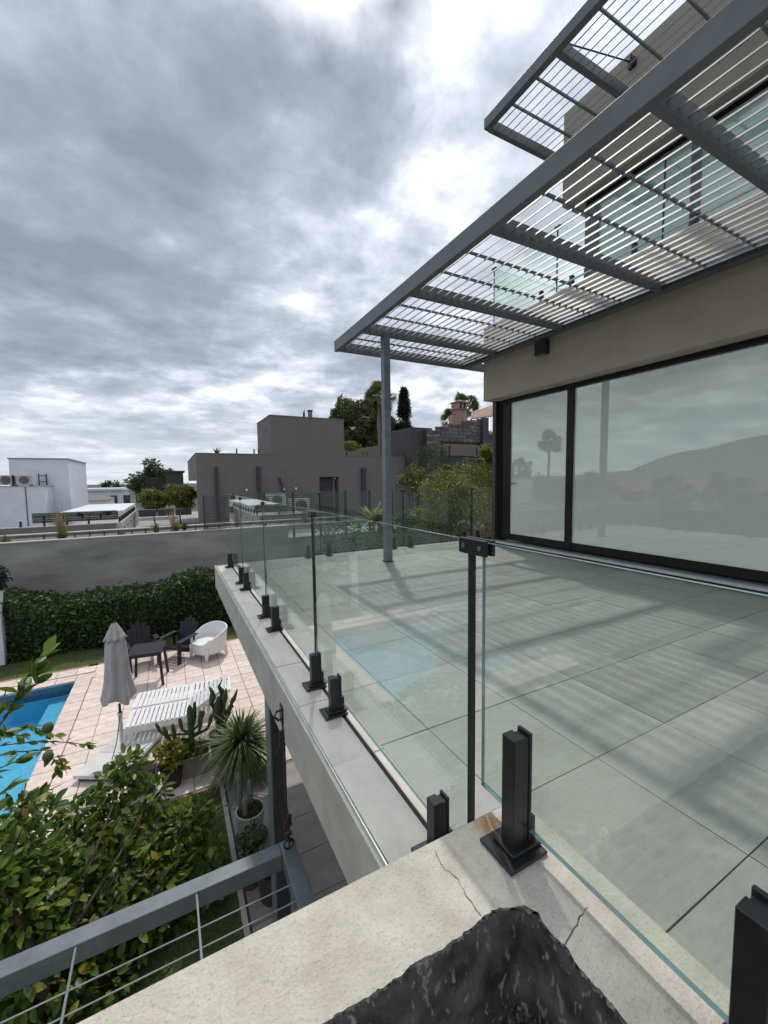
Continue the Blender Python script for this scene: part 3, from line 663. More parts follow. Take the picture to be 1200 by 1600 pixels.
# upper storey
UX = 6.6
MB().box(UX, -4, 6.17, 12, 5.40, 7.74).build('upper_fascia', 'taupe_render', ho, bevel=.006)
MB().box(UX+.5, -4, 3.97, 12, 5.06, 6.17).build('upper_inner_wall', 'taupe_render', ho)
MB().box(UX+.26, -4, 6.05, UX+.36, 5.10, 6.169).box(UX+.24, 4.86, 3.98, UX+.5, 5.10, 6.05).box(UX+.26, 3.30, 3.98, UX+.36, 3.42, 6.05).build('upper_window_frame', 'frame_black', ho)
MB().box(UX+.24, -4, 3.971, UX+.36, 5.10, 4.06).build('upper_sill', 'grey_steel', ho)
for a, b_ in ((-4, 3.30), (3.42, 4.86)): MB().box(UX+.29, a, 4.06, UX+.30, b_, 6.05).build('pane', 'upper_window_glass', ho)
MB().box(UX+.42, -4, 4.0, UX+.43, 4.8, 6.1).build('curtain', 'blind', ho)
ru = tag(empty('glass_railing', (5.3, 4, 3.97)), 'upper floor glass balustrade seen through the louvres', 'railing')
RX = 5.33
ys = [-3, .0, 1.45, 2.93, 4.43, 5.78]
for a, b_ in zip(ys[:-1], ys[1:]): glass_panel(ru, (RX, a+.01), (RX, b_-.01), 4.03, 5.0)
glass_panel(ru, (RX+.01, 5.80), (8.5, 5.80), 4.03, 5.0)
for y in ys[1:]: clamp(ru, RX, y, 4.98, .1); MB().box(RX-.008, y-.006, 4.03, RX+.008, y+.006, 4.96).build('gasket_strip', 'gasket', ru)
for y in (5.5, 4.7, 4.15, 3.25, 2.6, 1.8): spigot(ru, RX-.01, y, 3.97)
# lamp under pergola
a = onx(842, 531, 5.2); b_ = onx(859, 553, 5.2)
lp = tag(empty('wall_lamp', (5.2, 4.53, 3.2)), 'small black box wall lamp on the beige fascia under the pergola', 'lamp')
MB().box(5.10, b_.y, 3.13, 5.198, a.y, 3.34).build('housing', 'black_metal', lp, bevel=.01); MB().box(5.115, b_.y+.03, 3.118, 5.18, a.y-.03, 3.13).build('lens', 'lamp_glass', lp)
# steel post under deck
sp = tag(empty('steel_post', (.60, 2.95, G)), 'dark steel post holding up the deck edge beside the rope', 'post')
MB().box(.562, 2.86, G, .66, 3.02, -.347).build('shaft', 'stripe_dark', sp); MB().box(.553, 2.86, G, .561, 3.02, -.347).build('face_plate', 'grey_steel_low', sp); MB().box(.52, 2.8, G, .70, 3.08, G+.015).build('foot', 'stripe_dark', sp)

# ============================================================ CABLE FRAME below
fr = tag(empty('cable_frame', (0, 2.3, -.95)), 'blue grey steel frame strung with thin cables below the deck corner', 'frame')
zt = -.95
MB().box(-1.6, 2.275, zt-.10, .485, 2.365, zt).build('beam', 'grey_steel_low', fr, bevel=.004)
MB().box(.487, .9, zt-.10, .575, 2.365, zt+.001).build('beam', 'grey_steel_low', fr, bevel=.004)
for k in range(9):
    y = 2.10-k*.10
    MB().tube([(-1.6, y, zt-.03), (.49, y, zt-.03)], .0035, 6).build('cable', 'rod', fr)
for (p, q) in (((306, 1379), (320, 1492)), ((124, 1456), (98, 1600))):
    a = onz(*p, zt-.02); b_ = onz(*q, zt-.02); MB().bar((a.x, 2.276, zt-.012), (a.x+.01, 1.2, zt-.012), .010, .008).build('flat_bar', 'grey_steel_low', fr)
a = -1.05; MB().bar((a, 2.276, zt-.012), (a, 1.2, zt-.012), .010, .008).build('flat_bar', 'grey_steel_low', fr)
# rope
h0 = onx(440, 1117, .54); h1 = Vector((.53, 2.29, zt+.005))
rp = tag(empty('hanging_rope', tuple(h1)), 'thin dark rope tied from a hook on the deck edge to the frame corner', 'rope')
mid_ = [h0+(h1-h0)*f_+Vector((.004*math.sin(f_*9), 0, 0)) for f_ in [i/10 for i in range(11)]]
MB().tube(mid_, .006, 6).build('rope', 'rope', rp)
for c0, n_ in ((h0+(h1-h0)*.16, 7), (h0+(h1-h0)*.80, 8), (h0+(h1-h0)*.90, 4)):
    kn = MB()
    for k in range(n_):
        d = Vector((jag(1), jag(1), jag(.6))).normalized(); e_ = d.cross(Vector((0, 0, 1))).normalized()
        kn.tube([c0+d*.022*math.cos(t_)+Vector((0, 0, .02*math.sin(t_)+k*.007-.02))+e_*.016*math.sin(2*t_) for t_ in [i*.9 for i in range(8)]], .005, 5)
    kn.build('knot', 'rope', rp)
for k in range(4): MB().tube([h0+(h1-h0)*.18, h0+(h1-h0)*.18+Vector((jag(.04), jag(.04), -.07-random.random()*.1))], .004, 5).build('rope_end', 'rope', rp)
MB().tube([h0+Vector((.01, 0, .03)), h0+Vector((-.03, 0, .03)), h0+Vector((-.045, 0, .0)), h0+Vector((-.02, 0, -.03)), h0+Vector((0, 0, -.02))], .007, 7).box(h0.x-.005, h0.y-.03, h0.z-.05, h0.x+.006, h0.y+.03, h0.z+.06).build('hook', 'black_metal', rp)
MB().tube([h1+Vector((.03*math.cos(a), 0, .03+.03*math.sin(a))) for a in [i*.7 for i in range(10)]], .005, 6).build('shackle', 'black_metal', rp)

# ============================================================ GARDEN FURNITURE
def rotpt(c, a, p): 
    ca, sa = math.cos(a), math.sin(a); return (c[0]+p[0]*ca-p[1]*sa, c[1]+p[0]*sa+p[1]*ca, c[2]+p[2])
# parasol
ux, uy = -.80, 6.87
pa = tag(empty('parasol', (ux, uy, G)), 'closed grey parasol on a square white slab base by the pool', 'parasol')
zt_ = -.757; n = 40; prof = [(.02, 0), (.035, -.03), (.045, -.05)]
mb = MB(); vs = []; rings = [(.01, .03), (-.015, .042), (-.10, .075), (-.19, .11), (-.235, .135), (-.24, .115)]
def foldr(base, k, depth, nf=8, ph=0): return base*(1+depth*math.sin(nf*2*math.pi*k/n+ph))
def foldmesh(rings, nf, ph, zr=0):
    mb = MB(); vs = []
    for ri, (z, r_) in enumerate(rings):
        for k in range(n): rr_ = foldr(r_, k, .18*min(1, ri/2), nf, ph+ri*.12); a = 2*math.pi*k/n; vs.append((ux+rr_*math.cos(a), uy+rr_*math.sin(a)*.9, zt_+z+(zr*math.sin(nf/2*a+1) if ri == len(rings)-1 else 0)))
    mb.add(vs, [(i*n+k, i*n+(k+1) % n, (i+1)*n+(k+1) % n, (i+1)*n+k) for i in range(len(rings)-1) for k in range(n)]); return mb
foldmesh([(-.16, .06), (-.25, .115), (-.45, .122), (-.65, .13), (-.85, .15), (-.98, .175), (-1.07, .195), (-1.13, .18)], 6, .4, .05).build('canopy', 'parasol_cloth', pa, smooth=True)
foldmesh(rings, 8, 0, .012).build('vent_cap', 'parasol_cloth', pa, smooth=True)
MB().tube([(ux, uy, zt_-.03), (ux, uy, zt_+.03)], [.03, .012], 8).build('finial', 'stripe_dark', pa)
MB().tube([(ux, uy, zt_-1.2), (ux, uy, zt_-1.36)], .017, 10).build('inner_pole', 'stripe_dark', pa)
MB().tube([(ux, uy, zt_-1.33), (ux, uy, G+.1)], .026, 10).tube([(ux, uy, zt_-1.33), (ux, uy, zt_-1.38)], .034, 10).build('pole', 'pole_white', pa)
MB().tube([(ux+.0, uy-.03, zt_-1.36), (ux-.05, uy-.12, zt_-1.7), (ux-.11, uy-.2, G+.14)], .006, 5).build('cord', 'rope', pa)
ang = R(60); cen = (-.815, 6.855, G)
mb = MB(); rm3 = Matrix.Rotation(ang, 3, 'Z')
for i in (-.5, .5):
    for j in (-.5, .5):
        c0 = Vector(cen)+rm3@Vector((i*.487, j*.34, .085)); MB().obox(c0, (.482, .335, .05), rm3).build('base_slab', 'slab_white', pa, bevel=.006)
MB().obox(Vector(cen)+Vector((0, 0, .035)), (.90, .60, .045), rm3).build('base_frame', 'stripe_dark', pa)
# loungers
def lounger(x0, y0, lab, bk):
    t_ = tag(empty('sun_lounger', (x0, y0, G)), lab, 'sun lounger', 'white slatted sun loungers'); zs = G+.34; L1, L2, Wd = .85, .66, .53
    for k in range(13):
        x = x0+.03+k*(L1/12.6); MB().box(x, y0, zs, x+.052, y0+Wd, zs+.016).build('slat', 'white_paint', t_)
    dv = Vector((math.cos(bk), 0, math.sin(bk))); hp = Vector((x0+L1, y0+Wd/2, zs))
    for k in range(9):
        c0 = hp+dv*(.05+k*L2/8.6); mb = MB(); mb.obox(c0+Vector((0, 0, .01)), (.052, Wd, .016), Matrix.Rotation(-bk, 3, 'Y')); mb.build('slat', 'white_paint', t_)
    for sy in (0, Wd-.035):
        MB().box(x0, y0+sy, zs-.095, x0+L1+.62, y0+sy+.035, zs-.002).build('side_rail', 'white_paint', t_)
        MB().bar(hp+Vector((0, sy-Wd/2+.02, -.01)), hp+dv*L2*1.02+Vector((0, sy-Wd/2+.02, -.01)), .03, .045).build('back_rail', 'white_paint', t_)
        for xx in (x0+.06, x0+L1+.50): MB().box(xx, y0+sy+.002, G, xx+.06, y0+sy+.033, zs-.094).build('leg', 'white_paint', t_)
        q = hp+dv*L2*.72; MB().bar((q.x, y0+sy+.018, q.z-.02), (x0+L1+.42, y0+sy+.018, zs-.02), .025, .03, (0, 1, 0)).build('prop', 'white_paint', t_)
    MB().box(x0, y0+.036, zs-.095, x0+.03, y0+Wd-.036, zs-.003).build('end_rail', 'white_paint', t_)
    t_.rotation_euler = (0, 0, R(-7)); return t_
lounger(-.80, 7.08, 'white slatted sun lounger with its back raised, nearer the white parasol base', R(30)); lounger(-.74, 7.65, 'white slatted sun lounger lying flat, farther back towards the dark table', R(1))
# table
tb = tag(empty('side_table', (-.55, 9.4, G)), 'dark plastic square table between the chairs and the parasol', 'table')
tcn = (-.56, 9.42, G); ta = R(-8); rm3 = Matrix.Rotation(ta, 3, 'Z')
MB().obox(Vector(tcn)+Vector((0, 0, .68)), (.62, .62, .028), rm3).build('tabletop', 'charcoal_plastic', tb, bevel=.01)
MB().obox(Vector(tcn)+Vector((0, 0, .635)), (.54, .54, .06), rm3).build('apron', 'charcoal_plastic', tb)
for i in (-1, 1):
    for j in (-1, 1):
        p = Vector(tcn)+rm3@Vector((i*.25, j*.25, .66)); q = Vector(tcn)+rm3@Vector((i*.30, j*.30, 0)); MB().bar(q, p, .05, .05, (0, 1, 0)).build('leg', 'charcoal_plastic', tb)
# adirondack chairs
def adiron(c, a, lab):
    t_ = tag(empty('garden_chair', c), lab, 'chair', 'black slatted garden chairs'); c = Vector(c); rm_ = Matrix.Rotation(a, 3, 'Z')
    T = lambda v: c+rm_@Vector(v)       # chair faces -Y locally
    for k in range(5):
        y = -.30+k*.10; z = .36-k*.035; MB().obox(T((0, y, z)), (.50, .088, .018), rm_@Matrix.Rotation(R(-17), 3, 'X')).build('seat_slat', 'charcoal_plastic', t_)
    for k in range(5):
        x = -.20+k*.10; h = .68-.05*abs(k-2)**1.5; base = Vector((x*.85, .17, .22)); d = Vector((x*.25, .40, 1)).normalized()
        MB().bar(T(base), T(base+d*h), .09, .018, rm_@Vector((0, -1, .4))).build('back_slat', 'charcoal_plastic', t_, bevel=.006)
    for s_ in (-1, 1):
        MB().obox(T((s_*.30, -.08, .52)), (.11, .62, .022), rm_).build('armrest', 'charcoal_plastic', t_, bevel=.008)
        MB().bar(T((s_*.27, -.32, 0)), T((s_*.28, -.30, .51)), .03, .10, rm_@Vector((0, 1, 0))).build('leg', 'charcoal_plastic', t_)
        MB().bar(T((s_*.25, .42, 0)), T((s_*.24, -.30, .34)), .03, .09).build('leg', 'charcoal_plastic', t_)
        MB().bar(T((s_*.28, .16, .51)), T((s_*.25, .14, .15)), .03, .06, rm_@Vector((0, 1, 0))).build('arm_support', 'charcoal_plastic', t_)
    MB().obox(T((0, .30, .50)), (.50, .02, .05), rm_).build('back_rail', 'charcoal_plastic', t_)
adiron((.02, 10.35, G), R(-42), 'black slatted garden chair just left of the white tub chair'); adiron((-.72, 10.42, G), R(12), 'black slatted garden chair behind the table and the parasol')
# white tub armchair
wc = tag(empty('tub_chair', (.62, 10.05, G)), 'white plastic tub armchair at the edge of the patio by the lawn', 'chair')
c0 = Vector((.63, 10.10, G)); rm_ = Matrix.Rotation(R(-58), 3, 'Z'); T = lambda v: c0+rm_@Vector(v)
mb = MB(); vs = []; NA, NR = 40, 7
def sq(a, rx_, ry_):
    ca, sa = math.cos(a), math.sin(a); k_ = (abs(ca)**3+abs(sa)**3)**(-1/3); return rx_*1.12*ca*k_, ry_*1.08*sa*k_
for i in range(NA):
    a = 2*math.pi*i/NA; up_ = max(0, .5+.5*math.sin(a)); hh_ = .385+.33*up_**.9
    if up_ < .22: hh_ = .385+.14*(up_/.22)**2
    for j in range(NR+1):
        f_ = j/NR; z = .16+(hh_-.16)*f_; fl = 1+.16*f_*up_; x_, y_ = sq(a, .315*fl, .30*fl); vs.append(T((x_, y_, z)))
mb.add(vs, [(i*(NR+1)+j, ((i+1) % NA)*(NR+1)+j, ((i+1) % NA)*(NR+1)+j+1, i*(NR+1)+j+1) for i in range(NA) for j in range(NR)])
o = mb.build('shell', 'white_plastic', wc, smooth=True); sm_ = o.modifiers.new('s', 'SOLIDIFY'); sm_.thickness = .035; sm_.offset = -1
mb = MB(); vs = [T((*sq(2*math.pi*k/24, .30, .285), z)) for z in (.33, .375) for k in range(24)]
mb.add(vs, [tuple(range(24))[::-1], tuple(range(24, 48))]+[(k, (k+1) % 24, 24+(k+1) % 24, 24+k) for k in range(24)]); mb.build('seat', 'white_plastic', wc, bevel=.012)
for sx_ in (-1, 1):
    for sy in (-1, 1):
        MB().tube([T((sx_*.25, sy*.23, .30)), T((sx_*.285, sy*.275, 0))], [.075, .022], 8).build('leg', 'white_plastic', wc, smooth=True)

# ============================================================ POTTED PLANTS
def pot(c, r, h, mname, parent, sq=False, top=1.15):
    n_ = 4 if sq else 24
    MB().lathe(c, [(r*.80, 0), (r, h*.98), (r*1.04, h), (r*.92, h), (r*.90, h-.03)], n_, sq=sq).build('pot', mname, parent, smooth=False)
    k = r*.9; MB().lathe((c[0], c[1], c[2]+h-.035), [(k*.98, 0), (k*.98, .012)], n_, sq=sq).build('soil', 'soil', parent)
def column_c(mb, p, q, r, n_=9):
    p = Vector(p); q = Vector(q); k = 7; mb.tube([p+(q-p)*i/k for i in range(k)]+[q-(q-p)*.06, q], [r*.8]+[r]*(k-1)+[r*.75, r*.2], n_)
# candelabra cactus
ca = tag(empty('potted_cactus', (.12, 6.1, G)), 'branching candelabra cactus in a square beige pot beside the loungers', 'potted plant')
pot((.12, 6.10, G), .27, .30, 'beige_pot', ca, True)
mb = MB(); bz = G+.28; B0 = Vector((.10, 6.10, bz))
column_c(mb, B0, B0+Vector((0, 0, .68)), .042)
for (dx, dy, z0, z1, rr_) in ((-.30, .02, .18, .46, .028), (-.20, -.08, .16, .52, .027), (-.12, .06, .26, .50, .025), (.12, -.03, .22, .58, .03), (.25, .03, .20, .46, .027), (.06, .10, .30, .66, .026), (.16, .10, .28, .50, .024), (-.38, .05, .26, .52, .02)):
    a = B0+Vector((0, 0, z0)); b_ = B0+Vector((dx*.85, dy, z0+.05)); c_ = B0+Vector((dx, dy, z0+.13)); d_ = B0+Vector((dx*1.1, dy, z1))
    mb.tube([a, b_, c_, (c_+d_)/2, d_-Vector((0, 0, .02)), d_], [rr_*.7, rr_*.8, rr_, rr_*1.1, rr_*.8, rr_*.2], 7)
mb.build('stems', 'cactus', ca, smooth=True)
leaves('ground_cover', blob((.16, 6.08, G+.33), (.2, .2, .06), 500), .04, 'grass_blade', ca)['kind'] = 'stuff'
# second euphorbia/opuntia behind the yucca
eu = tag(empty('potted_cactus', (.50, 6.35, G)), 'tall knobbly green cactus standing right behind the yucca', 'potted plant')
pot((.52, 6.35, G), .20, .28, 'grey_pot', eu)
mb = MB(); B0 = Vector((.50, 6.35, G+.26))
for (dx, dy, z1, rr_) in ((0, 0, .72, .05), (-.12, .03, .92, .042), (.10, .0, .84, .04), (.20, .05, .60, .035), (-.06, -.06, .55, .04), (.05, .08, .98, .032), (.27, 0, .78, .028)):
    z1 *= .82; pts = [B0+Vector((dx*f_+jag(.012), dy*f_, z1*f_)) for f_ in [i/9 for i in range(10)]]
    mb.tube(pts, [rr_*(1.2 if i % 3 == 1 else .75) for i in range(9)]+[rr_*.3], 8)
mb.build('stems', 'cactus', eu, smooth=True)
# yucca
yu = tag(empty('potted_yucca', (.72, 5.75, G)), 'spiky grass leaved yucca in a round brown pot near the steel post', 'potted plant')
pot((.74, 5.78, G), .27, .38, 'brown_pot', yu)
def blades(c, n_, L, w, up_lo, up_hi, droop, seg=4):
    V = []; Fs = []
    for k in range(n_):
        a = random.random()*2*math.pi; e = R(random.uniform(up_lo, up_hi)); d = Vector((math.cos(a)*math.cos(e), math.sin(a)*math.cos(e), math.sin(e))); sd_ = Vector((-math.sin(a), math.cos(a), 0)); LL = L*random.uniform(.7, 1.1); o_ = len(V); dr = droop*random.uniform(.5, 1.5)
        for i in range(seg+1):
            f_ = i/seg; p = Vector(c)+d*LL*f_+Vector((0, 0, -dr*LL*f_*f_)); ww = w*(1-f_)**.7*.5+.0004; V += [tuple(p+sd_*ww), tuple(p-sd_*ww)]
        for i in range(seg): Fs.append((o_+2*i, o_+2*i+1, o_+2*i+3, o_+2*i+2))
    return V, Fs
def blade_obj(name, c, n_, L, w, lo, hi, dr, mt_, parent, per=0):
    V, Fs = blades(c, n_, L, w, lo, hi, dr); mb = MB(); mb.add(V, Fs); o = mb.build(name, mt_, parent); return o
for k in range(150):
    V, Fs = blades((.72, 5.74, G+.42), 1, .66, .034, -25, 80, .38); mb = MB(); mb.add(V, Fs); mb.build('leaf', 'yucca_leaf', yu)
stuff(blade_obj('leaf_mass', (.72, 5.74, G+.42), 420, .64, .030, -35, 85, .40, 'yucca_leaf', yu))
MB().tube([(.74, 5.78, G+.34), (.72, 5.75, G+.48)], .06, 8).build('trunk', 'bark', yu)
# white round pot w/ three fuzzy columns
wp = tag(empty('potted_cactus', (.62, 4.55, G)), 'three woolly column cacti in a pale round pot by the steel post', 'potted plant')
pot((.63, 4.56, G), .155, .36, 'green_white_pot', wp)
for (dx, dy, h_) in ((-.09, .06, .46), (.015, .06, .32), (-.055, -.04, .20)):
    mb = MB(); column_c(mb, (.63+dx, 4.56+dy, G+.32), (.63+dx*1.1, 4.56+dy, G+.34+h_), .030, 12); mb.build('stem', 'cactus_fuzz', wp, smooth=True)
leaves('ground_cover', blob((.66, 4.56, G+.36), (.11, .13, .04), 700), .022, 'grass_blade', wp)['kind'] = 'stuff'
MB().lathe((.63, 4.56, G), [(.17, .0), (.185, .025)], 20).build('saucer', 'dark_pot', wp)
# dark pots
dp = tag(empty('potted_succulent', (.72, 3.72, G)), 'big dark grey pot of small succulents seen through the cables', 'potted plant')
pot((.715, 3.80, G), .155, .30, 'dark_pot', dp); leaves('rosette', blob((.715, 3.80, G+.33), (.13, .13, .07), 260), .07, 'yucca_leaf', dp)['kind'] = 'stuff'
dq = tag(empty('potted_succulent', (.55, 4.0, G)), 'small reddish brown pot beside the big dark pot', 'potted plant')
pot((.54, 4.02, G), .10, .17, 'brown_pot', dq); leaves('rosette', blob((.54, 4.02, G+.24), (.12, .12, .10), 160), .07, 'tree_leaf', dq)['kind'] = 'stuff'
dr_ = tag(empty('potted_succulent', (.60, 4.25, G)), 'leggy small potted plant just below the pale cactus pot', 'potted plant')
pot((.58, 4.22, G), .09, .14, 'terracotta', dr_); leaves('foliage', blob((.58, 4.22, G+.28), (.13, .13, .16), 220), .06, 'tree_leaf', dr_)['kind'] = 'stuff'
# grey box planter + yellow shrub
gb = tag(empty('box_planter', (-.48, 5.95, G)), 'grey square planter with bare soil half under the lemon tree', 'planter')
pot((-.50, 6.02, G), .24, .26, 'grey_pot', gb, True)
ys_ = tag(empty('potted_shrub', (-.10, 6.15, G)), 'yellow green shrub in a dark pot left of the candelabra cactus', 'potted plant')
pot((-.16, 5.93, G), .14, .26, 'dark_pot', ys_); MB().tube([(-.16, 5.93, G+.22), (-.17, 5.95, G+.4)], .02, 6).build('stem', 'bark', ys_)
Pc, _ = crown((-.20, 5.97, G+.40), (.22, .2, .15), 16, 36, .4)
leaves('foliage', Pc, .075, 'shrub_yellow', ys_, aspect=.6)['kind'] = 'stuff'

# ============================================================ LEMON TREE
lt = tag(empty('lemon_tree', (-.9, 3.9, G)), 'leafy lemon tree with glossy and yellowing leaves in the lower left', 'tree')
# crown clumps (x, y, z, radius)
cl_px = [  # px, py, distance, radius
 (60, 1290, 3.6, .22), (30, 1350, 3.2, .25), (120, 1330, 3.7, .25), (180, 1290, 4.0, .22), (230, 1310, 4.1, .24), (290, 1290, 4.2, .22), (320, 1330, 4.1, .18), (180, 1370, 3.7, .28),
 (250, 1380, 3.8, .26), (90, 1400, 3.4, .28), (20, 1430, 3.0, .26), (150, 1450, 3.4, .26), (220, 1440, 3.6, .24), (60, 1470, 3.1, .24), (100, 1520, 3.1, .25), (20, 1540, 2.9, .25), (180, 1230, 4.2, .20), (200, 1200, 4.3, .15), (240, 1240, 4.3, .16), (310, 1265, 4.4, .14),
 (60, 1590, 3.0, .25), (160, 1540, 3.2, .2), (30, 1265, 3.4, .12), (255, 1345, 4.0, .22), (330, 1380, 3.9, .12), (280, 1430, 3.8, .14), (120, 1270, 3.9, .12), (0, 1380, 3.0, .2), (-60, 1450, 2.9, .3), (-60, 1330, 3.1, .3), (-90, 1230, 3.0, .25)]
cl3 = [(dep(px, py, d), r_) for px, py, d, r_ in cl_px]
br = MB(); root = Vector((-1.05, 3.5, G)); fork = Vector((-.95, 3.5, G+.55))
br.tube([root, root+Vector((.04, .02, .3)), fork], [.06, .05, .045], 9)
for c_, r_ in cl3:
    m_ = fork+(c_-fork)*.5+Vector((jag(.05), jag(.05), jag(.04)-.05)); br.tube([fork, m_, c_, c_+(c_-m_).normalized()*r_*.7], [.022, .012, .007, .003], 6)
# extra twigs that reach over the patio
def twig(pts, leavesn, size, yellow=.05, w=.004):
    P3 = [dep(*p) for p in pts]; MB().tube(P3, [w*(1-.6*i/(len(P3)-1)) for i in range(len(P3))], 5).build('twig', 'bark', lt, smooth=True)
    L_ = []
    for k in range(leavesn):
        f_ = random.random()*(len(P3)-1); i = int(f_); p = P3[i].lerp(P3[i+1], f_-i); d = (P3[i+1]-P3[i]).normalized()
        L_.append((p, (d+Vector((jag(.7), jag(.7), jag(.5)))), size*random.uniform(.7, 1.15), random.random() < yellow))
    L_.append((P3[-1], P3[-1]-P3[-2], size, False)); return L_
LL = []
LL += twig([(-40, 1180, 1.7), (10, 1120, 1.75), (40, 1060, 1.8), (68, 1020, 1.85)], 18, .085)
LL += twig([(-40, 1150, 1.7), (0, 1110, 1.75), (35, 1085, 1.8), (58, 1068, 1.8)], 16, .085)
LL += twig([(-60, 1180, 2.2), (0, 1150, 2.3), (50, 1135, 2.3), (85, 1150, 2.35)], 34, .06, .2)
LL += twig([(-60, 1200, 2.2), (0, 1165, 2.3), (60, 1158, 2.3), (110, 1160, 2.35), (138, 1165, 2.35)], 30, .05, .1)
LL += twig([(-40, 1190, 2.1), (20, 1175, 2.2), (70, 1172, 2.3), (88, 1190, 2.3), (92, 1202, 2.3)], 26, .055, .25)
LL += twig([(-40, 1230, 2.0), (0, 1200, 2.0), (30, 1188, 2.05)], 9, .08)
LL += twig([(-40, 1120, 2.1), (-5, 1140, 2.15), (30, 1150, 2.2)], 24, .065, .15)
LL += twig([(20, 1330, 2.3), (45, 1270, 2.3), (60, 1245, 2.3), (78, 1235, 2.3)], 14, .075)
LL += twig([(-20, 1290, 2.2), (0, 1240, 2.2), (18, 1225, 2.2)], 8, .08)
LL += twig([(90, 1180, 2.3), (100, 1200, 2.3)], 4, .05, .6)
LL += twig([(180, 1290, 3.8), (195, 1225, 3.9), (190, 1190, 3.9), (222, 1170, 3.95)], 26, .085)
LL += twig([(260, 1290, 4.0), (300, 1270, 4.1), (345, 1262, 4.1), (362, 1255, 4.1)], 14, .07, .3)
br.build('branches', 'bark', lt, smooth=True)
cand = []
for c_, r_ in cl3:
    n_ = int(4300*r_*r_)+18
    for k in range(n_):
        d = Vector(rng.normal(size=3)).normalized(); p = c_+d*r_*random.uniform(.45, 1.05); dd = (d+Vector((jag(.6), jag(.6), jag(.4)-.2)))
        cand.append((p, dd, .105*random.uniform(.65, 1.15), random.random() < .05))
allL = LL+cand
allL.sort(key=lambda a: -(a[2]/(a[0]-CAM).length))
for p, d, s_, y_ in allL[:300]: inst('leaf', LEAFY if y_ else LEAF, lt, leafmat4(p, d, s_))
base = np.array([v.co for v in LEAF.vertices]); bf = [tuple(p.vertices) for p in LEAF.polygons]; bf = np.array(bf)
for nm, sel, mt_ in (('foliage', [a for a in allL[300:] if not a[3]], 'lemon_leaf'), ('yellow_foliage', [a for a in allL[300:] if a[3]], 'lemon_leaf_yellow')):
    V = []; Fs = []
    for i, (p, d, s_, y_) in enumerate(sel):
        m4 = np.array(leafmat4(p, d, s_)); V.append(base@m4[:3, :3].T+m4[:3, 3]); Fs.append(bf+i*len(base))
    o = bpy.data.objects.new(nm, mesh_np(nm, np.concatenate(V), np.concatenate(Fs), mt_)); COL.objects.link(o); setp(o, lt); stuff(o)
for (px, py, d) in ((75, 1137, 2.25), (247, 1390, 3.6), (75, 1182, 2.25), (28, 1270, 3.2), (150, 1440, 3.1)):
    p = dep(px, py, d); MB().tube([p+Vector((0, 0, z)) for z in (-.03, -.022, 0, .022, .03)], [.004, .02, .027, .02, .004], 10).build('lemon', 'cactus', lt, smooth=True)

# ============================================================ HEDGE, GARDEN WALL
hg = tag(empty('hedge', (-2, 12.6, G)), 'long dark clipped hedge along the foot of the concrete garden wall', 'hedge')
def hz(x): return -1.50+.13*math.sin(x*1.3+.6)+.07*math.sin(x*3.1)
mb = MB(); nx = 60; vs = []
for i in range(nx+1):
    x = -9+12.5*i/nx; z = hz(x)-.10
    for (yy, zz) in ((12.15, G), (12.08, z-.5), (12.25, z), (12.8, z+.03), (13.2, G)): vs.append((x, yy+.04*math.sin(x*5), zz))
mb.add(vs, [(i*5+k, (i+1)*5+k, (i+1)*5+k+1, i*5+k+1) for i in range(nx) for k in range(4)]); mb.build('core', 'cypress_leaf', hg)
n_ = 26000; X = rng.uniform(-9, 3.4, n_); tt = rng.uniform(0, 1, n_); ZT = np.array([hz(a) for a in X])
Pf = np.stack([X, np.where(tt < .68, 12.03+.05*np.sin(X*5)+rng.normal(0, .05, n_)+.06*np.sin(X*2.3+tt*9), rng.uniform(12.1, 12.95, n_)), np.where(tt < .68, G+(ZT-G)*(tt/.68), ZT+rng.normal(0, .05, n_))], 1)
stuff(leaves('foliage', Pf, .085, 'hedge_leaf', hg, aspect=.75))
gw = tag(empty('garden_wall', (0, 13.4, G)), 'long grey board marked concrete garden wall above the hedge', 'wall')
MB().box(-14, 13.3, -3.5, 3.4, 13.5, -.215).build('wall', 'garden_concrete', gw); MB().box(-14, 13.28, -.214, 3.4, 13.52, -.19).build('cap', 'wall_cap', gw)
wpz = tag(empty('potted_plant', (-3.6, 12.0, G)), 'dark leaved plant in a tall white pot at the far left of the hedge', 'potted plant')
q = ony(2, 958, 12.0); MB().lathe((q.x-.1, 12.0, q.z-.1), [(.11, 0), (.17, .62)], 16).build('pot', 'white_plastic', wpz); MB().box(q.x-.22, 11.88, G, q.x+.02, 12.1, q.z-.1).build('stand', 'white_wall', wpz)
leaves('foliage', blob((q.x-.02, 12, q.z+.8), (.2, .2, .28), 260), .14, 'cypress_leaf', wpz)['kind'] = 'stuff'

# ============================================================ NEIGHBOURS (left)
def pbox(px0, py0, px1, py1, y, d, inset=0):
    a = ony(px0, py0, y); b_ = ony(px1, py1, y); x0, x1 = sorted((a.x, b_.x)); z0, z1 = sorted((a.z, b_.z)); return (x0, y, z0, x1, y+d, z1)
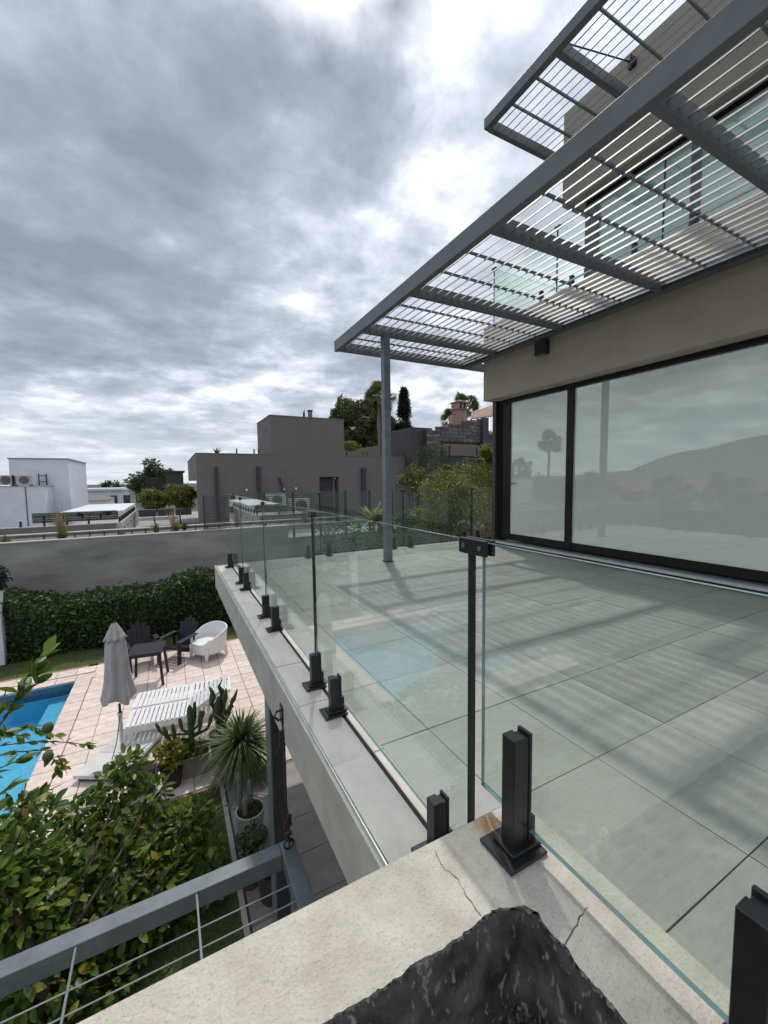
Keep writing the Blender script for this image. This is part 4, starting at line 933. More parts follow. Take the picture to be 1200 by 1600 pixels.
# raised planting strip behind the wall
struct(MB().box(-14, 13.5, -3.5, 3.4, 15.5, -.32).build('planting_strip', 'gravel'))
lwz = ony(100, 832, 15.5).z
lw_ = tag(empty('low_wall', (-2, 15.5, -1)), 'low grey kerb wall with a pale coping behind the grass strip', 'wall')
MB().box(-14, 15.5, -3.5, 2.2, 15.75, lwz-.03).build('wall', 'grey_house', lw_); MB().box(-14, 15.48, lwz-.029, 2.2, 15.77, lwz).build('cap', 'wall_cap', lw_)
struct(MB().box(-8, 15.75, -3.5, 14, 34, -.95).build('roof_terrace', 'terrace_roof'))
stg = tag(empty('fence_posts', (-1, 13.55, -.2)), 'row of short dark posts along the top of the garden wall', 'posts')
for k in range(14): MB().box(-3.0+.33*k, 13.54, -.25, -2.97+.33*k, 13.57, -.06).build('post', 'black_metal', stg)
def tuft(px, py, y, z, n_, L, mt_, lab, w=.02, grp='grass tufts behind the garden wall', lo=40, hi=88):
    p = ony(px, py, y); o = blade_obj('grass_tuft', (p.x, y, z), n_, L, w, lo, hi, .25, mt_, None); tag(o, lab, 'plant', grp); return o
tuft(97, 830, 14.2, -.32, 260, .50, 'bamboo_leaf', 'bright yellow green grass tuft left of the middle of the wall')
tuft(95, 825, 14.4, -.32, 120, 1.15, 'straw_blade', 'tall rusty dry grass rising out of the yellow green tuft', lo=72, hi=89, w=.012)
tuft(243, 822, 14.6, -.32, 90, .45, 'grass_blade', 'small sparse grass tuft midway along the wall')
tuft(275, 822, 14.6, -.32, 160, .45, 'bamboo_leaf', 'green grass tuft left of the slatted screen')
tuft(288, 822, 14.8, -.32, 160, .42, 'grass_blade', 'second green tuft nearest the slatted screen')
tuft(270, 815, 14.9, -.32, 26, 1.05, 'straw_blade', 'pale feathery plume grass near the grey house', lo=66, hi=86, w=.03)
tuft(8, 845, 14.0, -.32, 200, .35, 'bamboo_leaf', 'low yellow green tuft at the left edge of the photo')
tuft(190, 826, 14.3, -.32, 160, .25, 'grass_blade', 'flat creeping tuft left of the small sparse one', lo=10, hi=70)
# pale parapet running back, with spigots, and glass
pp = tag(empty('parapet', (-2, 19, -.95)), 'pale roof parapet running back with a row of black spigots', 'wall')
A = ony(183, 817, 17.5); A2 = ony(183, 830, 17.5); xw = A.x
MB().box(xw-.02, 17.5, -.95, xw+.14, 26, A.z).build('wall', 'wall_cap', pp)
MB().box(-9, 17.5, -1.1, xw-.02, 17.7, A.z-.02).build('wall', 'grey_house', pp); MB().box(-9, 17.49, A.z-.019, xw-.02, 17.71, A.z+.01).build('cap', 'wall_cap', pp)
for k in range(11): MB().box(xw+.03, 17.7+k*.72, A.z, xw+.09, 17.76+k*.72, A.z+.2).build('spigot', 'black_metal', pp)
for k in range(5): MB().box(xw+.141, 18.2+k*1.5, A.z-.32, xw+.16, 18.34+k*1.5, A.z-.20).build('step_light', 'black_metal', pp)
for k in range(5): MB().box(-5.1+k*.62, 17.56, A.z+.011, -5.04+k*.62, 17.6, A.z+.2).build('spigot', 'black_metal', pp)
gr_ = tag(empty('glass_screen', (-3, 19.5, -.6)), 'dark reflective glass screen in front of the white roof', 'railing')
x0, y_, z0, x1, _, z1 = pbox(50, 818, 182, 797, 19, .05)
for k in range(3): MB().box(x0+(x1-x0)*k/3+.01, 19, z0, x0+(x1-x0)*(k+1)/3-.01, 19.02, z1).build('glass_panel', 'upper_glass', gr_)
MB().box(x0, 19.1, z0, x1, 19.4, z1-.05).build('backing', 'far_green', gr_)
wr = tag(empty('white_roof', (-3, 23, -.6)), 'flat bright white roof between the white block and the trees', 'roof')
z_ = ony(150, 792, 24).z
MB().box(ony(122, 790, 24).x, 20, z_-.3, ony(205, 790, 24).x, 27, z_).build('slab', 'white_roof', wr)
# white block
wb = tag(empty('white_building', (-9, 26, -3)), 'tall plain white block with a ladder and rooftop air conditioners', 'building')
a = ony(13, 717, 26); b_ = ony(106, 718, 26); MB().box(a.x, 26, -3.5, b_.x, 31, a.z).build('tower', 'white_wall', wb); MB().box(a.x-.04, 25.96, a.z, b_.x+.04, 31, a.z+.05).build('parapet_cap', 'grey_steel', wb)
a2 = ony(70, 760, 24.5); MB().box(-16, 24.5, -3.5, a2.x, 26, a2.z).build('annex', 'white_wall', wb); MB().box(-16, 24.47, a2.z, a2.x+.04, 26, a2.z+.04).build('annex_cap', 'wall_cap', wb)
ws_ = ony(39, 770, 24.49); MB().box(ws_.x, 24.485, -2, ws_.x+.05, 24.5, a2.z).build('joint_line', 'grey_steel', wb)
ld = tag(empty('ladder', (-7, 25.8, 1)), 'thin dark metal access ladder on the white block', 'ladder')
p0 = ony(60, 740, 25.9); p1 = ony(72, 740, 25.9); pb = ony(60, 775, 25.9)
for p in (p0, p1): MB().tube([(p.x, 25.9, pb.z-1.6), (p.x, 25.9, p0.z)], .025, 6).build('rail', 'black_metal', ld)
for k in range(9): MB().box(p0.x, 25.885, pb.z-1.4+k*.3, p1.x, 25.915, pb.z-1.37+k*.3).build('rung', 'black_metal', ld)
def ac(x0, y, z0, w, h, d, lab, grp):
    t_ = tag(empty('air_conditioner', (x0+w/2, y, z0)), lab, 'air conditioner', grp)
    MB().box(x0, y, z0+.05, x0+w, y+d, z0+h).build('casing', 'ac_body', t_, bevel=.015); cx, cz, rr_ = x0+w*.58, z0+.05+(h-.05)/2, h*.38
    mb = MB(); mb.tube([(cx, y-.012, cz), (cx, y+.01, cz)], rr_, 24); mb.build('fan_opening', 'fan_dark', t_)
    for k in range(4): MB().tube([(cx+(rr_*(.25+.23*k))*math.cos(a), y-.02, cz+(rr_*(.25+.23*k))*math.sin(a)) for a in [R(i*18) for i in range(21)]], .006, 4).build('grille_ring', 'ac_body', t_)
    for k in range(7): MB().box(x0+.02, y-.012, z0+.10+k*(h-.15)/7, x0+w*.20, y-.001, z0+.10+k*(h-.15)/7+.03).build('vent_slat', 'fan_dark', t_)
    for sx_ in (.08, w-.14): MB().box(x0+sx_, y, z0, x0+sx_+.06, y+d, z0+.05).build('foot', 'black_metal', t_)
for (px, lab) in ((5, 'rooftop air conditioner at the left edge on the white annex'), (34, 'rooftop air conditioner on the white annex nearer the ladder')):
    p = ony(px, 760, 24.7); ac(p.x-.35, 24.7, a2.z+.04, .78, .5, .32, lab, 'air conditioners on the white annex')

# ---------- grey house
gh = tag(empty('grey_house', (6, 20, -1)), 'low dark grey flat roofed house with a taller square block on top', 'house')
YG = 20
GXL = 1.10; GXR = 12.9; ZT_ = 2.53
mb = MB(); dx0, dx1, dz0, dz1 = 6.80, 7.86, -.95, 1.45
mb.box(GXL, YG, -3, dx0, YG+.5, 1.36); mb.box(dx1, YG, -3, GXR, YG+.5, dz1); mb.box(GXL, YG, 1.36, dx0, 29, ZT_); mb.box(dx0, YG, dz1, dx1, 29, ZT_); mb.box(dx1, YG, dz1, GXR, 29, ZT_); mb.box(GXL+1.2, YG+.6, -3, GXR, 28.9, dz1-.1)
mb.build('wall', 'grey_house', gh)
bx0, bx1 = 4.40, 8.20
MB().box(bx0, YG+.003, ZT_, bx1, 23.2, 4.40).build('roof_block', 'grey_house', gh)
MB().box(bx0-.02, YG-.02, 4.40, bx1+.02, 23.2, 4.44).build('roof_block_cap', 'grey_house', gh)
MB().box(GXL-.02, YG-.02, ZT_+.0, bx0-.001, 29, ZT_+.04).box(bx1+.021, YG-.02, ZT_, GXR, 29, ZT_+.04).build('roof_cap', 'grey_house', gh)
MB().box(bx0-.012, YG+.8, 3.75, bx0-.001, YG+1.0, 3.92).build('vent', 'stripe_dark', gh)
MB().box(dx0, YG+.3, dz0, dx1-.25, YG+.34, dz1).build('door', 'stripe_dark', gh)
MB().box(dx1-.25, YG+.25, dz0, dx1-.12, YG+.30, dz1).build('door_frame', 'grey_steel', gh)
for (a, b_, t0, b0) in ((335, 344, 730, 830), (400, 407.5, 729, 781), (564, 571.5, 731, 795)):
    p = ony(a, t0, YG); q = ony(b_, b0, YG); MB().box(p.x, YG-.14, q.z, q.x, YG-.001, p.z).build('downpipe_cover', 'stripe_dark', gh)
p = ony(436, 746, YG); q = ony(443, 768, YG); MB().bar((p.x, YG-.05, p.z), (q.x, YG-.05, q.z), .09, .09, (0, 1, 0)).build('slanting_duct', 'stripe_dark', gh)
for (px, py) in ((385, 766), (443, 765), (462, 764)):
    p = ony(px, py, YG); MB().lathe((p.x, YG-.06, p.z-.05), [(.03, 0), (.055, .04), (.05, .09), (.02, .12)], 10).build('wall_light', 'white_plastic', gh)
for px in (370, 397, 404, 432, 541, 567, 573, 630): p = ony(px, 712, YG+.2); MB().box(p.x-.03, YG+.15, ZT_+.04, p.x+.03, YG+.2, ZT_+.28).build('roof_spigot', 'black_metal', gh)
p = ony(485.5, 652, YG+1); MB().box(p.x-.09, YG+1, 4.44, p.x+.09, YG+1.2, 4.92).build('chimney', 'tan_wall', gh); MB().box(p.x-.12, YG+.97, 4.92, p.x+.12, YG+1.23, 4.97).build('chimney_cap', 'stripe_dark', gh)
p = ony(475, 652, YG+1); MB().tube([(p.x, YG+1, 4.44), (p.x, YG+1, 4.8), (p.x+.04, YG+1, 4.98)], [.07, .05, .01], 8).build('vent_pipe', 'stripe_dark', gh)
o = blade_obj('roof_agave', (ony(338, 708, YG+.5).x, YG+.5, ZT_+.02), 26, .42, .07, 15, 80, .1, 'palm_leaf', None); tag(o, 'small spiky agave on the roof edge of the grey house', 'plant')
ac(ony(414, 790, 18.5).x, 18.5, ony(414, 794, 18.5).z, .95, .62, .35, 'outdoor air conditioner left of the other, before the grey house', 'air conditioners before the grey house')
ac(ony(452, 800, 18.5).x, 18.5, ony(452, 805, 18.5).z, .98, .75, .35, 'larger outdoor air conditioner right of the other, before the grey house', 'air conditioners before the grey house')
pd = tag(empty('plinth', (5, 18.6, -1)), 'low grey platform carrying the two air conditioners', 'plinth')
MB().box(3.5, 18.2, -3, 6.3, 19.2, min(ony(414, 794, 18.5).z, ony(452, 805, 18.5).z)-.002).build('block', 'grey_house', pd)
# louvred screen by the wall
sc = tag(empty('louvre_screen', (1.1, 13.6, -.2)), 'dark horizontal slat screen standing at the end of the concrete wall', 'screen')
a = ony(318.5, 775, 13.6); b_ = ony(352, 832, 13.6)
for k in range(22): z = -.19+(a.z+.19)*k/21.5; MB().box(a.x, 13.6, z, b_.x+.05, 13.62, z+.018).build('slat', 'stripe_dark', sc)
MB().box(a.x-.04, 13.58, -.3, a.x, 13.63, a.z+.03).build('post', 'stripe_dark', sc)
# slat fence in front of grey house (seen through glass), y~13.7, from x 1.5 to 5
sf = tag(empty('slat_fence', (3.5, 13.7, -.3)), 'long dark horizontal slat fence in front of the grey house behind the deck glass', 'fence')
for k in range(16): z = -.25+.068*k; MB().box(1.55, 14.9, z, 8.3, 14.92, z+.02).build('slat', 'stripe_dark', sf)
for k in range(7): MB().box(1.9+k*1.05, 14.93, -.9, 1.98+k*1.05, 14.99, .86).build('post', 'stripe_dark', sf)

# ============================================================ TREES & PLANTS beyond
def tree(name, lab, c, r, base, leafn, size, mt_, cat='tree', clumps=26, bark='bark', cr=.34, group=None, asp=.5, shell=.4):
    t_ = tag(empty(name, base), lab, cat, group); P_, cs = crown(c, r, clumps, max(4, leafn//clumps), cr, shell)
    o = leaves('crown', P_, size, mt_, t_, aspect=asp); stuff(o) if False else None
    mb = MB(); b0 = Vector(base); c0 = Vector(c); th = max(r)*.06
    mid = b0.lerp(c0, .55)+Vector((jag(.1), jag(.1), 0)); mb.tube([b0, mid, c0], [th, th*.7, th*.35], 8)
    for k in cs[::3]: k = Vector(k); mb.tube([mid, mid.lerp(k, .5)+Vector((0, 0, jag(.1))), k], [th*.35, th*.2, th*.08], 5)
    mb.build('trunk', bark, t_); return t_
def ptree(name, lab, px0, py0, px1, py1, y, base_z, leafn, size, mt_, depth=.8, **k):
    a = ony(px0, py0, y); b_ = ony(px1, py1, y); cx = (a.x+b_.x)/2; cz = (a.z+b_.z)/2; rx_ = abs(b_.x-a.x)/2; rz_ = abs(a.z-b_.z)/2
    return tree(name, lab, (cx, y, cz), (rx_, rx_*depth, rz_), (cx, y, base_z), leafn, size, mt_, **k)
ptree('deciduous_tree', 'rounded green tree behind the bamboo left of the grey house', 198, 722, 282, 790, 34, -3.5, 7000, .22, 'tree_leaf', clumps=40, cr=.3)
ptree('distant_tree', 'small dark tree peeping out beside the white block', 119, 741, 131, 765, 60, -3.5, 500, .4, 'tree_leaf', clumps=10)
ptree('distant_tree', 'small far tree above the flat white building', 156, 751, 188, 767, 70, -3.5, 700, .4, 'tree_leaf', clumps=12)
ptree('bamboo_clump', 'yellow green bamboo hedge on the roof terrace beside the grey house', 222, 762, 262, 797, 24, -1.5, 3600, .22, 'bamboo_leaf', asp=.2, clumps=26, cat='bamboo')
ptree('bamboo_clump', 'taller yellow green bamboo clump closest to the grey house', 256, 757, 306, 797, 24, -1.5, 4800, .22, 'bamboo_leaf', asp=.2, clumps=30, cat='bamboo')
MBp = tag(empty('trough', (1, 22.5, -1)), 'row of dark square troughs under the bamboo', 'planter')
x0, _, z0, x1, _, z1 = pbox(216, 808, 300, 794, 22.5, .5)
for k in range(3): MB().box(x0+(x1-x0)*k/3+.03, 22.5, z0, x0+(x1-x0)*(k+1)/3-.03, 23.1, z1).build('trough_box', 'grey_house_dark', MBp)
gbx = tag(empty('water_tank', (1, 30, 0)), 'dark green screened tank beside the rounded tree', 'tank')
q = pbox(229, 768, 258, 745, 29, 2); MB().box(*q).build('body', 'cypress_leaf', gbx)
gbx = tag(empty('water_tank', (2, 30, 0)), 'black boxy tank just left of the grey house', 'tank')
q = pbox(258, 764, 286, 738, 29, 2); MB().box(*q).build('body', 'grey_house_dark', gbx); MB().box(q[0]-.1, 28.9, q[5], q[3]+.1, 31.1, q[5]+.1).build('lid', 'stripe_dark', gbx)
fb_ = tag(empty('far_building', (-12, 60, -3)), 'long low white flat roofed building in the distance', 'building')
q = pbox(118, 790, 190, 766, 58, 10); MB().box(q[0], 58, -3.5, q[3], 68, q[5]).build('wall', 'white_wall', fb_); MB().box(q[0]-.3, 57.7, q[5], q[3]+.3, 68, q[5]+.25).build('roof_edge', 'white_roof', fb_)
for k in range(5): MB().box(q[0]+.8+k*1.3, 57.95, q[5]-1.6, q[0]+1.5+k*1.3, 57.99, q[5]-.6).build('window', 'stripe_dark', fb_)
rf = tag(empty('grey_roof_house', (-8, 45, -3)), 'small house with a grey pitched roof before the far white building', 'house')
a = ony(119, 783, 40); b_ = ony(165, 783, 40); zt2 = ony(130, 773, 40).z
MB().add([(a.x, 40, a.z), (b_.x, 40, a.z), (b_.x-1.2, 43, zt2), (a.x+.3, 43, zt2), (a.x, 47, a.z), (b_.x, 47, a.z)], [(0, 1, 2, 3), (4, 3, 2, 5), (0, 3, 4), (1, 5, 2)]).build('roof', 'grey_house', rf); MB().box(a.x+.1, 40.1, -3.5, b_.x-.1, 46.9, a.z-.01).build('wall', 'white_wall', rf)

# right group of trees above the grey house
ptree('eucalyptus_tree', 'broad grey green tree behind the grey house', 515, 622, 578, 712, 46, -3.5, 15000, .42, 'olive_leaf', clumps=60, bark='bark_pale', cr=.3)
ptree('eucalyptus_tree', 'grey green tree half behind the steel post', 556, 620, 612, 716, 44, -3.5, 12000, .40, 'olive_leaf', clumps=50, bark='bark_pale', cr=.3)
# cypress
def cypress(px, py0, py1, w, y, lab):
    a = ony(px, py0, y); b_ = ony(px, py1, y); r_ = w/F*y*1.05/2; t_ = tag(empty('cypress', (a.x, y, -3.5)), lab, 'tree'); P_ = []
    for k in range(90):
        f_ = random.random(); rr_ = r_*min(1, (1-f_)*1.6+.10)*.8; an = random.random()*6.28; P_.append(blob((a.x+rr_*math.cos(an)*.7, y+rr_*math.sin(an)*.7, b_.z+(a.z-b_.z)*f_), (r_*.35, r_*.35, r_*.5), 150, .2))
    leaves('crown', np.concatenate(P_), .3, 'cypress_leaf', t_, aspect=.4); MB().tube([(a.x, y, -3.5), (a.x, y, a.z-1)], [.3, .08], 8).build('trunk', 'bark', t_)
cypress(631, 612, 716, 36, 42, 'dark pointed cypress just right of the steel post')
def palm(px, py_top, py_crown, y, base_z, R_, lab, nf=40, skirt=True, pos=None, zc=None):
    if pos is None: p = ony(px, py_crown, y); p = Vector((p.x, y, p.z))
    else: p = Vector(pos)
    t_ = tag(empty('palm_tree', (p.x, p.y, base_z)), lab, 'palm tree')
    for k in range(nf):
        a = random.random()*6.28; e = R(random.uniform(-60, 85)); d = Vector((math.cos(a)*math.cos(e), math.sin(a)*math.cos(e), math.sin(e))); c_ = p+d*R_*random.uniform(.22, .6)
        mb = MB(); mb.tube([p, c_], R_*.012, 4); sd_ = d.cross(Vector((0, 0, 1))).normalized() if abs(d.z) < .98 else Vector((1, 0, 0)); sd_ = Quaternion(d, random.uniform(-1.1, 1.1))@sd_; u_ = sd_.cross(d)
        for j in range(15):
            b2 = R(-78+156*j/14); dd = (d*math.cos(b2)+sd_*math.sin(b2)); e2 = c_+dd*R_*random.uniform(.42, .55)+Vector((0, 0, -R_*.10)); m2 = c_+dd*R_*.28; w2 = dd.cross(u_)*R_*.030
            mb.add([c_, m2+w2, e2, m2-w2], [(0, 1, 2, 3)])
        mb.build('frond', 'palm_leaf', t_)
    mb = MB(); zz = [base_z+(p.z-base_z)*i/14 for i in range(15)]; mb.tube([(p.x+.05*math.sin(i), p.y, z) for i, z in enumerate(zz)], [R_*.075+(.015*R_ if i % 2 else 0) for i in range(15)], 9); mb.build('trunk', 'bark_pale', t_)
palm(592, 596, 622, 40, -3.5, 2.3, 'tall fan palm half hidden by the steel post above the grey green trees', 34)
palm(727, 606, 634, 34, -3.5, 1.75, 'fan palm rising behind the brick chimney', 44)
palm(703, 640, 655, 36, -3.5, 1.3, 'lower fan palm left of the brick chimney', 30)
# tan sloping roof wall
tw = tag(empty('tan_building', (15, 32, 0)), 'tan flat building wall rising right behind the grey house', 'building')
p = [ony(540, 703, 30), ony(648, 689, 30), ony(648, 720, 30), ony(540, 720, 30)]
MB().add([(q.x, 30, q.z) for q in p]+[(q.x, 34, q.z) for q in p], [(3, 2, 1, 0), (4, 5, 6, 7), (0, 1, 5, 4), (1, 2, 6, 5), (0, 4, 7, 3)]).build('wall', 'tan_wall', tw)
bsh = tag(empty('low_bush', (10, 28, 2)), 'pale bush at the foot of the grey green trees', 'bush'); leaves('foliage', blob((ony(545, 697, 28).x, 28, ony(545, 697, 28).z), (.9, .5, .35), 900), .22, 'bamboo_leaf', bsh, aspect=.3)

# stone clad house on the right
sh = tag(empty('stone_house', (10, 17, 0)), 'stone clad terrace house with a brick chimney and tiled roofs', 'house'); YS = 19
a = ony(647, 668, YS); b_ = ony(672, 661, YS)
MB().box(a.x, YS+.3, -3.5, ony(680, 700, YS).x, YS+4, ony(660, 667, YS).z).build('dark_wall', 'grey_house_dark', sh)
xs0 = ony(667, 700, YS).x; xs1 = ony(757, 700, YS).x; ztL = ony(667, 672, YS).z; ztR = ony(757, 655, YS).z; zb = ony(700, 745, YS).z
MB().box(xs0, YS+.06, -3.5, xs1, YS+3, zb+.4).build('wall_core', 'grey_house_dark', sh)
# courses of stone strips, opening under lintel on the right
rows = 17; hgt = (ztR-zb)/rows; cnt = 0
stv = {}
xo = ony(690, 700, YS).x
for r_ in range(rows):
    z = zb+r_*hgt; x = xs0
    while x < xs1 and cnt < 290:
        w_ = random.uniform(.35, .75); w_ = min(w_, xs1-x); top = ztL+(ztR-ztL)*(x-xs0)/(xs1-xs0)
        inopen = (x+w_/2 > xo and ony(700, 692, YS).z-.12 > z > ony(700, 735, YS).z)
        if z < top and w_ > .06 and not inopen:
            MB().box(x+.012, YS-random.uniform(0, .05), z+.008, x+w_-.012, YS+.06, z+hgt-.008).build('stone', 'stone_clad', sh); cnt += 1
        x += w_
MB().box(xs0, YS+.05, zb+.3, xs1, YS+3, ztL).build('backing', 'grey_house_dark', sh)
q = ony(690, 740, YS-.0); q2 = ony(757, 686, YS); MB().box(xo+.1, YS-.02, ony(700, 712, YS).z, xs1-.1, YS+.04, ony(700, 694, YS).z).build('recess', 'tan_wall', sh)
cx0 = ony(750, 700, YS).x; cx1 = ony(757, 700, YS).x; MB().box(cx0, YS-.25, zb, cx1+.1, YS-.06, ztR+.05).build('column', 'stripe_dark', sh)
# chimney
cc = ony(723, 655, YS+2); cw = 11/F*21*1.13; cz0 = ony(723, 662, YS+2).z; cz1 = ony(723, 640, YS+2).z; cz2 = ony(723, 628, YS+2).z
ch = MB().box(cc.x-cw*.85, YS+2, cz0-.5, cc.x+cw*.85, YS+2.7, cz1).build('chimney', 'brick_pink', sh); MB().box(cc.x-cw, YS+1.93, cz1, cc.x+cw, YS+2.77, cz1+.07).build('chimney_ledge', 'tan_wall', sh)
for sx_ in (-.75, 0, .75): MB().box(cc.x+sx_*cw-.06, YS+2, cz1+.07, cc.x+sx_*cw+.06, YS+2.7, cz2-.05).build('chimney_pillar', 'brick_pink', sh)
MB().box(cc.x-cw*1.05, YS+1.93, cz2-.05, cc.x+cw*1.05, YS+2.77, cz2+.03).add([(cc.x-cw, YS+1.95, cz2+.03), (cc.x+cw, YS+1.95, cz2+.03), (cc.x+cw, YS+2.75, cz2+.03), (cc.x-cw, YS+2.75, cz2+.03), (cc.x, YS+2.35, cz2+.2)], [(0, 1, 4), (1, 2, 4), (2, 3, 4), (3, 0, 4)]).build('chimney_hood', 'tan_wall', sh)
# tiled roofs
def tiled(p0, p1, p2, p3, nu, nv, parent, mt_='roof_tile'):
    p0, p1, p2, p3 = map(Vector, (p0, p1, p2, p3)); mb = MB(); mb.add([p0, p1, p2, p3], [(0, 1, 2, 3)])
    for i in range(nu):
        u_ = (i+.5)/nu; mb.tube([p0.lerp(p1, u_), p3.lerp(p2, u_)], (p1-p0).length/nu*.33, 5)
    return mb.build('tiled_roof', mt_, parent)
a = ony(695, 672, 23); b_ = ony(742, 668, 23); cz = ony(714, 651, 24)
tiled((a.x, 22.5, a.z), (b_.x, 22.5, b_.z), (cz.x+.6, 24.5, cz.z+.12), (cz.x-.2, 24.5, cz.z+.12), 14, 1, sh)
ph = tag(empty('pink_house', (16, 25, 0)), 'pinkish brick house with a long tiled roof beside the chimney', 'house')
a = ony(735, 655, 25); b_ = ony(800, 646, 25); c1 = ony(800, 632, 27); c2 = ony(752, 650, 27)
tiled((a.x, 25, a.z), (b_.x, 25, b_.z), (c1.x+1, 28, c1.z+.7), (c2.x, 28, c2.z+.5), 20, 1, ph, 'brick_pink')
MB().box(a.x+.1, 25.1, -3, b_.x, 29, a.z-.02).build('wall', 'brick_pink', ph)
wt = tag(empty('white_tiled_roof', (13, 21, 2)), 'bright whitish tiled roof slope beside the window frame', 'roof')
a = ony(757, 674, 21.5); b_ = ony(805, 680, 21.5); c1 = ony(805, 655, 24); c2 = ony(757, 655, 24)
tiled((a.x, 21.5, a.z), (b_.x, 21.5, b_.z), (c1.x, 24, c1.z), (c2.x, 24, c2.z), 9, 1, wt, 'white_roof'); MB().box(a.x, 21.7, -3, b_.x, 24, min(a.z, b_.z)-.05).build('wall', 'stripe_dark', wt)
# wire fence and concrete block
cbk = tag(empty('concrete_block_wall', (8.5, 15, -1)), 'short pale concrete wall between the shrubs', 'wall')
q = pbox(655, 800, 705, 743, 14, 1.2); MB().box(q[0], 14, -3.5, q[3], 16, q[5]).build('block', 'terrace_joint', cbk); MB().box(q[0]-.02, 13.98, q[5], q[3]+.02, 16, q[5]+.04).build('cap', 'garden_concrete', cbk)
wfz = tag(empty('wire_fence', (8, 14.2, 0)), 'dark wire mesh fence with posts in front of the stone house', 'fence')
x0 = ony(655, 740, 14.1).x; x1 = ony(745, 740, 14.1).x; z0 = q[5]+.04; z1 = ony(680, 697, 14.1).z
for px in (657.5, 702.5, 745): x = ony(px, 720, 14.1).x; MB().box(x-.03, 14.08, z0, x+.03, 14.12, z1+.05).build('post', 'mesh_fence', wfz)
mb = MB()
for k in range(14): z = z0+(z1-z0)*k/13; mb.box(x0, 14.098, z-.004, x1, 14.102, z+.004)
for k in range(70): x = x0+(x1-x0)*k/69; mb.box(x-.003, 14.103, z0, x+.003, 14.106, z1)
stuff(mb.build('wire_mesh', 'mesh_fence', wfz))
cr_ = tag(empty('creeper', (8, 14.6, 0)), 'dark climbing plant thinly covering the wire fence', 'plant')
Pq = np.stack([rng.uniform(x0, ony(700, 700, 14.3).x, 1500), rng.uniform(14.2, 14.5, 1500), rng.uniform(z0, z1, 1500)], 1); leaves('foliage', Pq, .09, 'tree_leaf', cr_, aspect=.6)
# bushes behind far glass
ptree('shrub', 'broad green shrub pressed against the far glass balustrade', 650, 735, 740, 850, 8.6, -2.8, 5200, .085, 'bush_leaf', cat='shrub', clumps=60, cr=.32)
ptree('shrub', 'tall green shrub beside the window jamb', 716, 695, 800, 850, 9.4, -2.8, 6500, .085, 'bush_leaf', cat='shrub', clumps=70, cr=.3)
ptree('shrub', 'dull green shrub low at the corner of the deck glass', 690, 755, 780, 860, 7.7, -2.8, 3800, .06, 'olive_leaf', cat='shrub', clumps=50, cr=.32)
ptree('shrub', 'light green arching shrub left of the concrete block', 627, 728, 662, 775, 13, -2.8, 1400, .13, 'bamboo_leaf', cat='shrub', clumps=24, asp=.35)
ptree('shrub', 'dark shrub mass low behind the far balustrade and the steel post', 560, 800, 660, 900, 8.8, -2.8, 3600, .085, 'hedge_leaf', cat='shrub', clumps=50)
ptree('shrub', 'dark shrub at the deck corner in front of the concrete wall', 480, 815, 580, 930, 9.2, -2.8, 3400, .085, 'hedge_leaf', cat='shrub', clumps=50)
fnp = ony(585, 815, 8.4)
o = blade_obj('fern', (fnp.x, 8.4, fnp.z), 46, .75, .11, 5, 60, .35, 'bamboo_leaf', None); tag(o, 'arching light green fern fronds behind the far glass', 'plant')
fnp = ony(765, 705, 9.0); o = blade_obj('banana_leaf', (fnp.x, 9.0, fnp.z-.3), 16, 1.0, .26, 20, 75, .35, 'bamboo_leaf', None); tag(o, 'bright yellow green broad leaves above the tall shrub', 'plant')
struct(MB().box(3.4, 6.6, -3.55, 14, 15.5, -2.85).build('shrub_bed', 'soil'))

# ============================================================ WHAT THE WINDOWS REFLECT (to the left of the terrace)
def mir(px, py, D):
    r_ = ray(px, py); t_ = 5.5/r_.x; p = CAM+r_*t_; r2 = Vector((-r_.x, r_.y, r_.z)); return p+r2*D
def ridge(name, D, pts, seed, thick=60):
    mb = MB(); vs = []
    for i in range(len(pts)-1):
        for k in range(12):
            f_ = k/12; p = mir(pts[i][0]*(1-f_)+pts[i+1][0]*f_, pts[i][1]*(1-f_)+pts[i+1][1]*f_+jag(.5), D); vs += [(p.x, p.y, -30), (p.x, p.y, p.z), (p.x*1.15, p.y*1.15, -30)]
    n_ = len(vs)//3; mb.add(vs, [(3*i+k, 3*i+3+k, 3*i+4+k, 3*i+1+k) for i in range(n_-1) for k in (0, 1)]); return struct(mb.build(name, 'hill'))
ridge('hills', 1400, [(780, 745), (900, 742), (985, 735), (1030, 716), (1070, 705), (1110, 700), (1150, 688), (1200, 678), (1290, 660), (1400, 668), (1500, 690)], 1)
pt_ = mir(858, 690, 55); palm(0, 0, 0, 0, -3.5, 2.3, 'lone tall fan palm beyond the garden, mirrored in the window', 40, pos=(pt_.x, pt_.y, pt_.z))
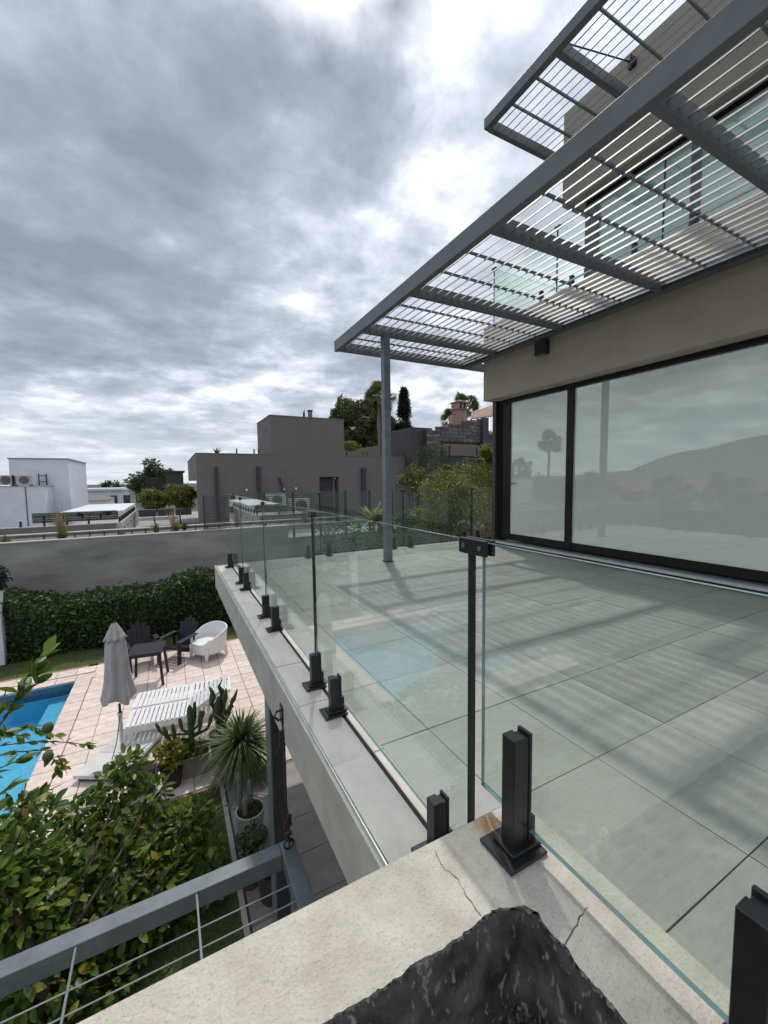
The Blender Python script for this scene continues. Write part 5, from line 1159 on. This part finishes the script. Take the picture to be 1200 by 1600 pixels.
pt_ = mir(812, 735, 60); palm(0, 0, 0, 0, -3.5, 2.6, 'shorter fan palm beyond the garden, mirrored in the window', 34, pos=(pt_.x, pt_.y, pt_.z))
k = 0
for (px, w_, D_, mt_, rt_) in ((905, 9, 55, 'white_wall', 'roof_tile'), (960, 12, 62, 'tan_wall', 'roof_tile'), (1020, 14, 60, 'tan_wall', 'roof_tile'), (1085, 10, 52, 'white_wall', 'roof_tile'), (1150, 12, 58, 'white_wall', 'roof_tile'), (1230, 12, 50, 'tan_wall', 'roof_tile')):
    p = mir(px, 758, D_); t_ = tag(empty('distant_house', (p.x, p.y, -3.5)), ('red roofed house beyond the garden on the west side, number of windows hidden', '')[0] if False else 'low house with a red tiled roof beyond the garden, seen mirrored in the window', 'house', 'red roofed houses mirrored in the window')
    MB().box(p.x-w_/2, p.y-w_*.4, -3.5, p.x+w_/2, p.y+w_*.4, p.z-.8).build('wall', mt_, t_)
    a0 = p.z-.8; MB().add([(p.x-w_*.55, p.y-w_*.45, a0), (p.x+w_*.55, p.y-w_*.45, a0), (p.x+w_*.55, p.y+w_*.45, a0), (p.x-w_*.55, p.y+w_*.45, a0), (p.x, p.y-w_*.2, a0+1.6), (p.x, p.y+w_*.2, a0+1.6)], [(0, 1, 4), (1, 2, 5, 4), (2, 3, 5), (3, 0, 4, 5)]).build('roof', rt_, t_)
wl = tag(empty('far_garden_wall', (-14, 6, -3)), 'dark ivy covered wall closing the far side of the pool garden', 'wall')
MB().box(-14.3, -8, -3.5, -14, 13.3, -.6).build('wall', 'far_green', wl)
n_ = 9000; Pq = np.stack([rng.uniform(-14.1, -13.85, n_), rng.uniform(-8, 13, n_), rng.uniform(-3.3, -.3, n_)], 1); stuff(leaves('ivy', Pq, .16, 'hedge_leaf', wl, aspect=.7))
for i in range(16):
    p = (-22-random.random()*16, -10+i*3.6, -.9+random.random()*1.1)
    tree('distant_tree', 'round green tree beyond the pool garden, mirrored in the window', p, (2.2, 2.2, 1.6), (p[0], p[1], -3.5), 900, .4, 'tree_leaf', clumps=18, group='trees mirrored in the window')
